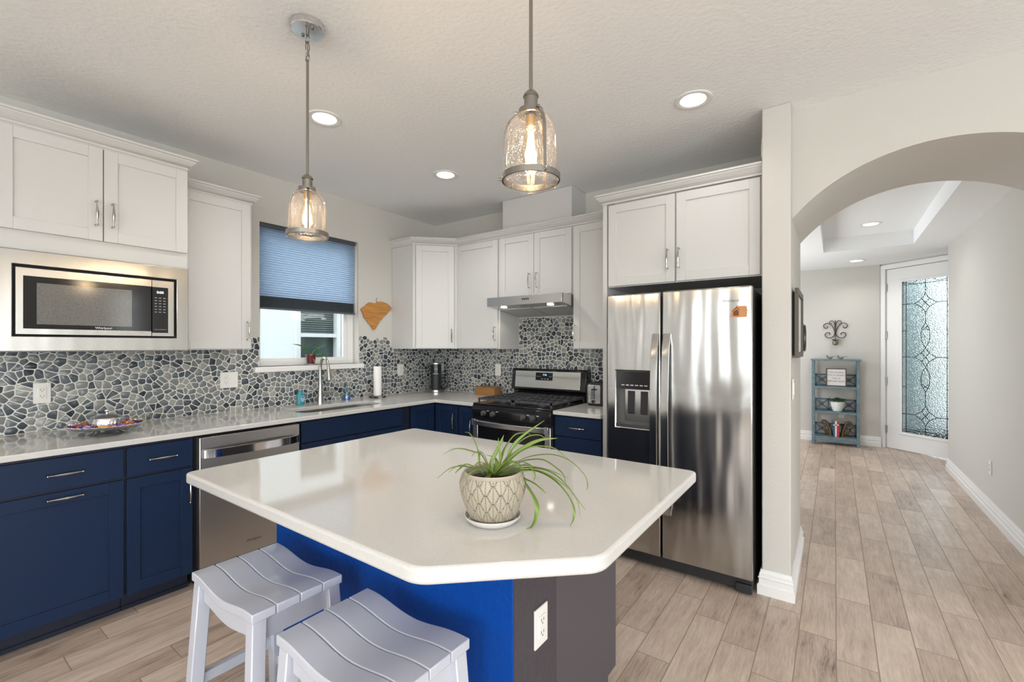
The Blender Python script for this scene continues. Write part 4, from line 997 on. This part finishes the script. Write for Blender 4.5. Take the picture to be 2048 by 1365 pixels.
# ------------------------------------------------------------------ pendants
M_pend = mat('satin_nickel', (.30, .28, .25), .27, 1)
def pendant(loc, zb, label):
    t = thing('pendant_lamp', label, 'pendant lamp', (loc[0], loc[1], zb), group='seeded-glass pendants over the island')
    top = ZC - zb
    B().lathe([(.066, top), (.066, top - .024), (.062, top - .028), (0, top - .028)], n=40).build('canopy', M_silver, t, 0)
    b = B()
    for s in (-1, 1): b.lathe([(.006, top - .028), (.006, top - .034), (0, top - .036)], (s * .035, 0, 0), 10)
    b.build('canopy_screws', M_pend, t)
    b = B(); b.tube([(0, 0, top - .028), (0, 0, top - .045)], .006, 8)
    z = top - .055; k = 0
    for rr, hh in ((.014, .014), (.008, .022), (.011, .016)):
        pl = [((rr * math.cos(a), 0, z - hh * .5 + hh * math.sin(a)) if k % 2 == 0 else (0, rr * math.cos(a), z - hh * .5 + hh * math.sin(a))) for a in [2 * math.pi * i / 18 for i in range(18)]]
        b.tube(pl, .0022, 6, closed=True); z -= hh * 1.9; k += 1
    zt = top - .155
    pl = [(.013 * math.cos(a), 0, zt + .014 + .014 * math.sin(a)) for a in [2 * math.pi * i / 18 for i in range(18)]]; b.tube(pl, .0024, 6, closed=True)
    b.tube([(0, 0, zt + .025), (0, .0, zt + .075)], .0018, 6)
    b.build('chain', M_pend, t)
    B().lathe([(.0055, zt + .004), (.0055, .262)], n=14).build('rod', M_pend, t)
    B().lathe([(.006, .268), (.014, .264), (.021, .255), (.0225, .249), (.0195, .246), (.0195, .214), (.035, .212), (.036, .196), (.033, .195), (.019, .200), (0, .2)], n=32).build('socket_cap', M_pend, t)
    B().lathe([(.034, .196), (.048, .190), (.061, .175), (.069, .152), (.072, .128), (.0735, .05), (.0765, .006), (.0755, .0)], n=48, cap=False).build('glass_shade', M_seed, t)
    b = B().lathe([(.0785, .010), (.0825, .010), (.0825, .027), (.0785, .027), (.0785, .010)], n=48, cap=False); b.build('ring', M_pend, t)
    for a in (R(92), R(212), R(332)):
        pr = [(.0365, .202), (.050, .193), (.0635, .177), (.072, .153), (.075, .128), (.0765, .05), (.0785, .018)]
        b = B(); vs = []; Pp = smoothpts([(p[0], p[1], 0) for p in pr], 4); hw_ = .0048
        for v in Pp:
            for rr_, sg in ((v.x, -1), (v.x + .0018, -1), (v.x + .0018, 1), (v.x, 1)):
                vs.append((rr_ * math.cos(a) - sg * hw_ * math.sin(a), rr_ * math.sin(a) + sg * hw_ * math.cos(a), v.y))
        m_ = len(Pp); b.add(vs, [(4 * q + k, 4 * q + (k + 1) % 4, 4 * q + 4 + (k + 1) % 4, 4 * q + 4 + k) for q in range(m_ - 1) for k in range(4)] + [(3, 2, 1, 0), tuple(4 * m_ - 4 + k for k in range(4))])
        for r, z in ((.040, .204), (.086, .018)):
            b.tube([((r - .006) * math.cos(a), (r - .006) * math.sin(a), z), ((r + .006) * math.cos(a), (r + .006) * math.sin(a), z)], .0045, 8)
        b.build('strap', M_pend, t)
    bu = B().lathe([(.013, .165), (.015, .155), (.022, .125), (.0285, .09), (.029, .07), (.024, .05), (.012, .038), (0, .035)], n=24, cap=False).build('bulb', M_bulb, t)
    B().lathe([(.014, .196), (.014, .163), (.008, .158), (0, .157)], n=16).build('bulb_base', mat('brass_base', (.6, .42, .2), .3, 1) if 'brass_base' not in bpy.data.materials else bpy.data.materials['brass_base'], bu)
    b = B()
    for i in range(9):
        a = 2 * math.pi * i / 9; b.tube([(.006 * math.cos(a), .006 * math.sin(a), .150), (.012 * math.cos(a + .2), .012 * math.sin(a + .2), .10), (.009 * math.cos(a + .4), .009 * math.sin(a + .4), .058)], .0011, 5)
    b.build('filament', M_fil, bu)
    d = bpy.data.lights.new('pendant_light', 'POINT'); d.energy = 8; d.color = (1, .82, .62); d.shadow_soft_size = .02
    lo = bpy.data.objects.new('pendant_light', d); col.objects.link(lo); lo.parent = t; lo.location = (0, 0, .10)
    return t
pendant((1.833, -2.56), 1.842, 'farther glass pendant lamp hanging on a chain in front of the window')
pendant((2.919, -2.521), 1.852, 'nearer larger-looking glass pendant lamp whose rod leaves the top of the picture')

# recessed ceiling lights
def downlight(x, y, z, label, e, r=.098, group=None):
    t = thing('recessed_light', label, 'ceiling light', (x, y, z), group=group)
    B().lathe([(r, 0), (r, -.004), (r * .94, -.007), (r * .72, -.003), (r * .66, .0), (r * .66, -.001)], n=40, cap=False).build('trim_ring', M_trim, t)
    B().lathe([(r * .67, -.0025), (0, -.0025)], n=40, cap=False).build('diffuser', M_lens, t)
    d = bpy.data.lights.new('recessed_glow', 'SPOT'); d.energy = e; d.color = LAMP; d.spot_size = R(150); d.spot_blend = .8; d.shadow_soft_size = .06
    lo = bpy.data.objects.new('recessed_glow', d); col.objects.link(lo); lo.parent = t; lo.location = (0, 0, -.012)
    return t
downlight(1.181, -2.078, ZC, 'recessed ceiling light behind the chain-hung pendant', 34)
downlight(1.148, -1.03, ZC, 'recessed ceiling light above the kitchen corner, smallest in the kitchen', 42)
downlight(2.994, -1.026, ZC, 'recessed ceiling light in front of the refrigerator cabinet', 10)
downlight(3.93, 2.50, 2.69, 'recessed light in the raised tray of the hallway ceiling', 22)
downlight(3.856, 3.92, ZH, 'recessed light on the lower hallway ceiling near the entry door', 22)
for x, y in ((1.2, -4.6), (3.6, -5.4), (5.8, -3.6), (5.9, -1.6)):
    downlight(x, y, ZC, 'recessed ceiling light in the great room behind the camera', 24, group='great room downlights')

# ------------------------------------------------------------------ archway and foyer
t = thing('picture_frame', 'dark wood framed picture seen edge-on inside the archway', 'picture', (3.427, -.64, 1.33))
M_frame = mat('dark_weathered_wood', (.085, .07, .055), .5)
B().prism([[(0, 0), (.48, 0), (.48, .39), (0, .39)], [(.03, .03), (.03, .36), (.45, .36), (.45, .03)]], 'x', .012, .030).build('frame', M_frame, t)
B().box(.012, .018, .03, .45, .03, .36).build('print', mat('print_paper', (.72, .71, .68), .4), t)
B().box(0, .012, .02, .46, .02, .37).build('backing', M_gap, t)
t = thing('round_wall_decor', 'round layered dark metal wall ornament beyond the framed picture', 'wall decoration', (3.427, .02, 1.45))
b = B()
for rr, xx, tt in ((.105, .006, .005), (.098, .018, .005), (.085, .030, .005)):
    b.tube([(xx, rr * math.cos(2 * math.pi * i / 36), rr * math.sin(2 * math.pi * i / 36)) for i in range(36)], tt, 8, closed=True)
for a in range(0, 180, 45): b.tube([(.018, .10 * math.cos(R(a)), .10 * math.sin(R(a))), (.018, -.10 * math.cos(R(a)), -.10 * math.sin(R(a)))], .003, 6)
b.build('metal_rings', mat('dark_pewter', (.10, .11, .11), .35, .8), t)

# shelf
t = thing('bookshelf', 'weathered blue open bookshelf with three shelves against the foyer wall', 'bookshelf', (3.352, 4.19, 0))
M_bshelf = mat('weathered_blue', (.12, .20, .245), .5)
L(M_bshelf, ramp(M_bshelf, noise(M_bshelf, texco(M_bshelf), 1, 4, .6, (8, 8, 30)), [(.3, (.075, .125, .150)), (.7, (.17, .235, .26))]), BS(M_bshelf).inputs['Base Color'])
W = .55
B().box(-.012, W + .018, -.012, .245, 1.192, 1.215).build('top', M_bshelf, t, .003)
for x in (0, W - .035):
    for y in (0, .20): B().box(x, x + .035, y, y + .035, 0, 1.192).build('post', M_bshelf, t, .002)
for z in (.80, .445, .09): B().box(.0355, W - .0355, .002, .233, z, z + .028).build('shelf', M_bshelf, t, .001)
B().box(.0355, W - .0355, .004, .03, .05, .088).build('shelf_apron', M_bshelf, t)
for z in (.83, .475, .12):
    b = B(); x0, x1, z1 = .036, W - .036, z + .165; y0, y1 = .205, .220
    b.box(x0, x1, y0, y1, z, z + .018).box(x0, x1, y0, y1, z1 - .018, z1)
    for x in (x0, x0 + (x1 - x0) / 3 - .009, x0 + 2 * (x1 - x0) / 3 - .009, x1 - .018): b.box(x, x + .018, y0, y1, z, z1)
    for k in range(3):
        a = x0 + (x1 - x0) * k / 3 + .009; c = x0 + (x1 - x0) * (k + 1) / 3 - .009
        for s in (0, 1):
            p, r_ = (a, c) if s else (c, a)
            b.tube([(p, .2125, z + .018), ((a + c) / 2, .2125, z + .082), (r_, .2125, z1 - .018)], .006, 6)
        b.tube([((a + c) / 2 + .02 * math.cos(q_), .2125, z + .082 + .02 * math.sin(q_)) for q_ in [2 * math.pi * i / 14 for i in range(14)]], .005, 6, closed=True)
    b.build('back_rail', mat('dark_blue_rail', (.055, .095, .12), .5) if 'dark_blue_rail' not in bpy.data.materials else bpy.data.materials['dark_blue_rail'], t)
BX, BY = 3.352, 4.19
t = thing('framed_sign', 'small framed motto sign on the upper shelf', 'sign', (BX + .285, BY + .11, .828))
B().prism([[(-.118, 0), (.118, 0), (.118, .255), (-.118, .255)], [(-.106, .012), (-.106, .243), (.106, .243), (.106, .012)]], 'y', -.012, .012).build('frame', mat('brown_frame', (.09, .05, .03), .5), t)
cv = B().box(-.106, .106, -.004, .008, .012, .243).build('board', mat('sign_white', (.76, .72, .68), .6), t)
M_ink = mat('ink_grey', (.13, .12, .12), .7)
for s, z, sz in (('YOU IS KIND', .195, .031), ('YOU IS SMART', .155, .031), ('- YOU IS -', .112, .031), ('IMPORTANT', .070, .036)):
    text('lettering', s, sz, cv, M_ink, (0, -.005, z), (R(90), 0, 0), .0004)
t = thing('potted_plant', 'leafy plant in a white ceramic bowl on the middle shelf', 'potted plant', (BX + .300, BY + .11, .474))
M_spk = mat('speckled_white', (.76, .77, .76), .4); L(M_spk, ramp(M_spk, noise(M_spk, texco(M_spk), 45, 2), [(.30, (.12, .13, .13)), (.36, (.78, .79, .78))]), BS(M_spk).inputs['Base Color'])
B().lathe([(.045, 0), (.052, .004), (.072, .06), (.086, .128), (.088, .135), (.082, .135), (.07, .11), (0, .11)], n=32).build('pot', M_spk, t)
rr = random.Random(9); b = B()
for i in range(150):
    a = rr.uniform(0, 6.28); r0 = .085 * rr.random() ** .5; ox = rr.uniform(.5, 1.35)
    p = Vector((r0 * math.cos(a) * ox, min(.09, r0 * math.sin(a)), .135 + rr.uniform(0, .05) * (1 - r0 * 5)))
    d_ = Vector((rr.uniform(-1, 1), rr.uniform(-1, .6), rr.uniform(-.1, .9))).normalized() * rr.uniform(.018, .032)
    leaf(b, [p, p + d_ * .5 + Vector((0, 0, .004)), p + d_], .016, 2, vee=.2)
b.build('foliage', mat('dark_foliage', (.035, .09, .02), .5), t)
M_bronze = mat('antique_bronze', (.13, .085, .045), .4, .6)
for s, lb in ((-1, 'bronze scroll bookend on the left of the three books'), (1, 'bronze scroll bookend on the right of the three books')):
    t = thing('bookend', lb, 'bookend', (BX + (.235 if s < 0 else .345), BY + .10, .119), group='bronze bookends')
    B().box(min(0, s * .09), max(0, s * .09), -.03, .03, 0, .012).build('foot', M_bronze, t)
    b = B()
    sw = smoothpts([(s * .01, 0, .012), (s * .02, 0, .09), (s * .045, 0, .15), (s * .06, 0, .195), (s * .10, 0, .21), (s * .115, 0, .175), (s * .09, 0, .155), (s * .075, 0, .175)], 6)
    b.tube(sw, [.024 - .0004 * i for i in range(len(sw))] if len(sw) < 45 else .014, 10)
    b.build('scroll', M_bronze, t)
    b = B()
    for k in range(6): b.tube([(s * .012, 0, .02 + k * .012), (s * (.045 + .008 * k), 0, .035 + k * .010), (s * (.10 - .006 * k), 0, .055 + k * .020)], [.012, .011, .003], 8)
    b.build('wing', M_bronze, t)
for i, (nm, cc, h, w_) in enumerate((('blue', (.02, .07, .16), .225, .024), ('white', (.72, .72, .70), .222, .020), ('red', (.42, .02, .03), .226, .028))):
    x = BX + .248 + sum((.0245, .0205, .0285)[:i])
    t = thing('book', nm + ' hardcover book standing between the bronze bookends', 'book', (x, BY + .03, .119), group='books on the bottom shelf')
    B().box(0, w_, 0, .15, 0, h).build('cover', mat('cover_' + nm, cc, .4), t, .002)
    B().box(.002, w_ - .002, .004, .152, h - .001, h + .0005).build('pages', mat('pages_' + nm, (.7, .68, .6), .7), t)
    B().box(.004, w_ - .004, -.0006, 0, h * .70, h * .80).build('spine_title', mat('gilt_' + nm, (.6, .5, .3) if nm != 'white' else (.05, .1, .3), .5), t)
# birds
M_bird = mat('bird_ceramic', (.20, .19, .13), .4)
def bird(x, flip, label):
    t = thing('bird_figurine', label, 'figurine', (x, BY + .08, 1.215), 0, 'bird figurines on the shelf top')
    s = -1 if flip else 1; b = B()
    b.tube(smoothpts([(s * -.030, 0, .030), (s * -.018, 0, .022), (0, 0, .018), (s * .022, 0, .024), (s * .034, 0, .044), (s * .045, 0, .052)], 5), [.003, .006, .010, .012, .014, .015, .0165, .018, .018, .018, .018, .0175, .016, .0145, .013, .012, .0125, .013, .013, .013, .0125, .011, .009, .006, .003, .001], 14)
    b.build('body', M_bird, t)
    B().tube([(s * -.028, 0, .030), (s * -.060, 0, .040), (s * -.085, 0, .034)], [.006, .004, .002], 8).build('tail', M_bird, t)
    B().lathe([(.010, 0), (.012, .002), (.006, .004)], n=12).build('feet', M_bird, t)
    return t
bird(3.565, True, 'small ceramic bird on the left of the shelf top facing left'); bird(3.690, True, 'ceramic bird with a long tail on the right of the shelf top')

# wall sconce planter
t = thing('wall_planter', 'wrought iron scroll wall planter above the blue shelf', 'wall decoration', (3.628, 4.466, 1.44))
M_iron2 = mat('wrought_iron', (.055, .042, .032), .45, .5)
def scr(pts, r=.0055):
    return [( x, -.014, z) for x, z in pts]
b = B(); Y_ = -.014
for s in (-1, 1):
    b.tube(smoothpts([(s * x, Y_, z) for x, z in ((.004, .15), (.02, .215), (.055, .275), (.105, .290), (.140, .262), (.128, .225), (.098, .222), (.090, .250))], 6), .0052, 8)
    b.tube(smoothpts([(s * x, Y_, z) for x, z in ((.004, .15), (.006, .25), (.015, .305), (.042, .328), (.070, .310), (.062, .278), (.042, .290))], 6), .0046, 8)
    b.tube(smoothpts([(s * x, Y_, z) for x, z in ((.004, .15), (.020, .105), (.060, .078), (.105, .090), (.122, .130), (.095, .158), (.068, .145), (.066, .122))], 6), .0052, 8)
b.tube([(0, Y_, .06), (0, Y_, .335)], .005, 8); b.lathe([(0, -.016), (.012, -.010), (.014, 0), (.012, .010), (0, .016)], (0, Y_, .155), 12)
b.build('scrollwork', M_iron2, t)
B().lathe([(.012, -.030), (.034, -.012), (.038, .012), (.036, .030), (.032, .030), (.02, 0), (0, 0)], (0, -.050, 0), 20).build('cup', mat('aged_pewter', (.20, .18, .14), .4, .6), t)
b = B()
for i in range(26):
    a = i * 2.4; r0 = .034; p = Vector((.008 * math.cos(a), -.05 + .008 * math.sin(a), .026)); d_ = Vector((math.cos(a) * r0 * 1.2, math.sin(a) * r0, .018 + .012 * math.sin(i)))
    leaf(b, [p, p + d_ * .6 + Vector((0, 0, .012)), p + d_], .020, 3, vee=.3)
b.build('succulent', mat('muted_succulent', (.13, .13, .055), .5), t)

# ------------------------------------------------------------------ entry door, local x along the wall, door faces -y
dr = thing('door_1', None, None, (ent[0], ent[1], 0), AD, kind='structure')
DW = .914
b = B().box(-.105, -.005, -.022, .0, 0, 2.452).box(DW + .005, DW + .105, -.022, 0, 0, 2.452).box(-.105, DW + .105, -.022, 0, 2.452, 2.515)
b.box(-.07, -.004, 0, .13, 0, 2.45).box(DW + .004, DW + .07, 0, .13, 0, 2.45).box(-.07, DW + .07, 0, .13, 2.452, 2.488)
b.build('door_frame', M_trim, dr, .003)
GX0, GX1, GZ0, GZ1 = .190, .724, .245, 2.262
sl = B().prism([[(0, .012), (DW, .012), (DW, 2.446), (0, 2.446)], [(GX0, GZ0), (GX0, GZ1), (GX1, GZ1), (GX1, GZ0)]], 'y', .004, .048).build('door_panel', M_trim, dr, .002)
B().prism([[(GX0 - .03, GZ0 - .03), (GX1 + .03, GZ0 - .03), (GX1 + .03, GZ1 + .03), (GX0 - .03, GZ1 + .03)], [(GX0 + .006, GZ0 + .006), (GX0 + .006, GZ1 - .006), (GX1 - .006, GZ1 - .006), (GX1 - .006, GZ0 + .006)]], 'y', -.006, .005).build('glass_moulding', M_trim, sl, .004)
M_art = mat('textured_glass', (.78, .88, .88), .12, Transmission_Weight=1.0, IOR=1.18)
vg = N(M_art, 'TexVoronoi', feature='SMOOTH_F1'); L(M_art, texco(M_art), vg.inputs['Vector']); vg.inputs['Scale'].default_value = 85
bump(M_art, vg.outputs['Distance'], 1, .012)
B().box(GX0, GX1, .020, .026, GZ0, GZ1).build('glass', M_art, sl)
cx, hw = (GX0 + GX1) / 2, (GX1 - GX0) / 2
b = B(); Yc = .016; TT = .0042
def came(pts, k=6): b.tube(smoothpts([(x, Yc, z) for x, z in pts], k) if len(pts) > 2 else [(x, Yc, z) for x, z in pts], TT, 6)
cz = [(2.0, 0), (1.245, 0), (.505, 0)]; cz = [1.955, 1.255, .500]
came([(GX0 + .045, GZ0), (GX0 + .045, GZ1)]); came([(GX1 - .035, GZ0), (GX1 - .035, GZ1)])
came([(GX0, GZ0 + .05), (GX1, GZ0 + .05)]); came([(GX0, GZ1 - .05), (GX1, GZ1 - .05)])
for z in cz:
    w2, h2 = .125, .125
    for sx in (-1, 1):
        for sz in (-1, 1): came([(cx, z + sz * h2), (cx + sx * .045, z + sz * .055), (cx + sx * w2, z)])
        came([(cx + sx * w2, z), (cx + sx * hw, z)])
    came([(cx - .045, z - .055), (cx + .045, z + .055)]); came([(cx - .045, z + .055), (cx + .045, z - .055)])
def lens_(z0, z1):
    for sx in (-1, 1): came([(cx, z0), (cx + sx * .040, z0 + (z1 - z0) * .25), (cx + sx * .048, (z0 + z1) / 2), (cx + sx * .040, z0 + (z1 - z0) * .75), (cx, z1)])
came([(cx, GZ1), (cx, cz[0] + .125)]); came([(cx, cz[0] - .125), (cx, 1.700)]); lens_(1.380, 1.700)
came([(cx - .035, 1.60), (cx + .030, 1.66)]); came([(cx + .035, 1.60), (cx - .030, 1.66)])
lens_(.810, 1.130); came([(cx - .035, .91), (cx + .030, .85)]); came([(cx + .035, .91), (cx - .030, .85)])
came([(cx, .810), (cx, cz[2] + .125)]); came([(cx, cz[2] - .125), (cx, GZ0)])
for sx in (-1, 1):
    came([(cx + sx * hw, GZ1 - .02), (cx + sx * .15, GZ1 - .035), (cx + sx * .08, GZ1)]); came([(cx + sx * hw, GZ0 + .02), (cx + sx * .15, GZ0 + .035), (cx + sx * .08, GZ0)])
    for z in (1.60, .86): came([(cx + sx * (hw - .04), z), (cx + sx * hw, z)])
b.build('leaded_came', mat('lead_came', (.02, .025, .025), .4, .5), sl)
for z in (2.20, 1.55, .92, .26): B().box(-.012, .010, -.014, .004, z - .05, z + .05).tube([(-.002, -.014, z - .052), (-.002, -.014, z + .052)], .007, 8).build('hinge', M_nickel, sl)
b = B().lathe([(.028, 0), (.028, -.008), (.01, -.012), (.01, -.045)], (.855, .004, .98), 16, 'y').tube([(.86, -.045, .98), (.76, -.048, .98)], .008, 8); b.build('lever_handle', M_nickel, sl)
# porch outside the door
t = thing('porch', 'covered porch with pale side wall seen blurred through the leaded door glass', 'porch', (ent[0], ent[1], 0), AD)
B().box(-.6, 2.4, .14, 3.2, -.05, 0.0).build('slab', mat('porch_concrete', (.40, .42, .40), .8), t)
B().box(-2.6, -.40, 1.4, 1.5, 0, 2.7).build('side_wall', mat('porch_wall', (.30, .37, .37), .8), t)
B().box(-.6, 2.4, .14, 2.2, 2.7, 2.8).build('soffit', M_stucco, t)
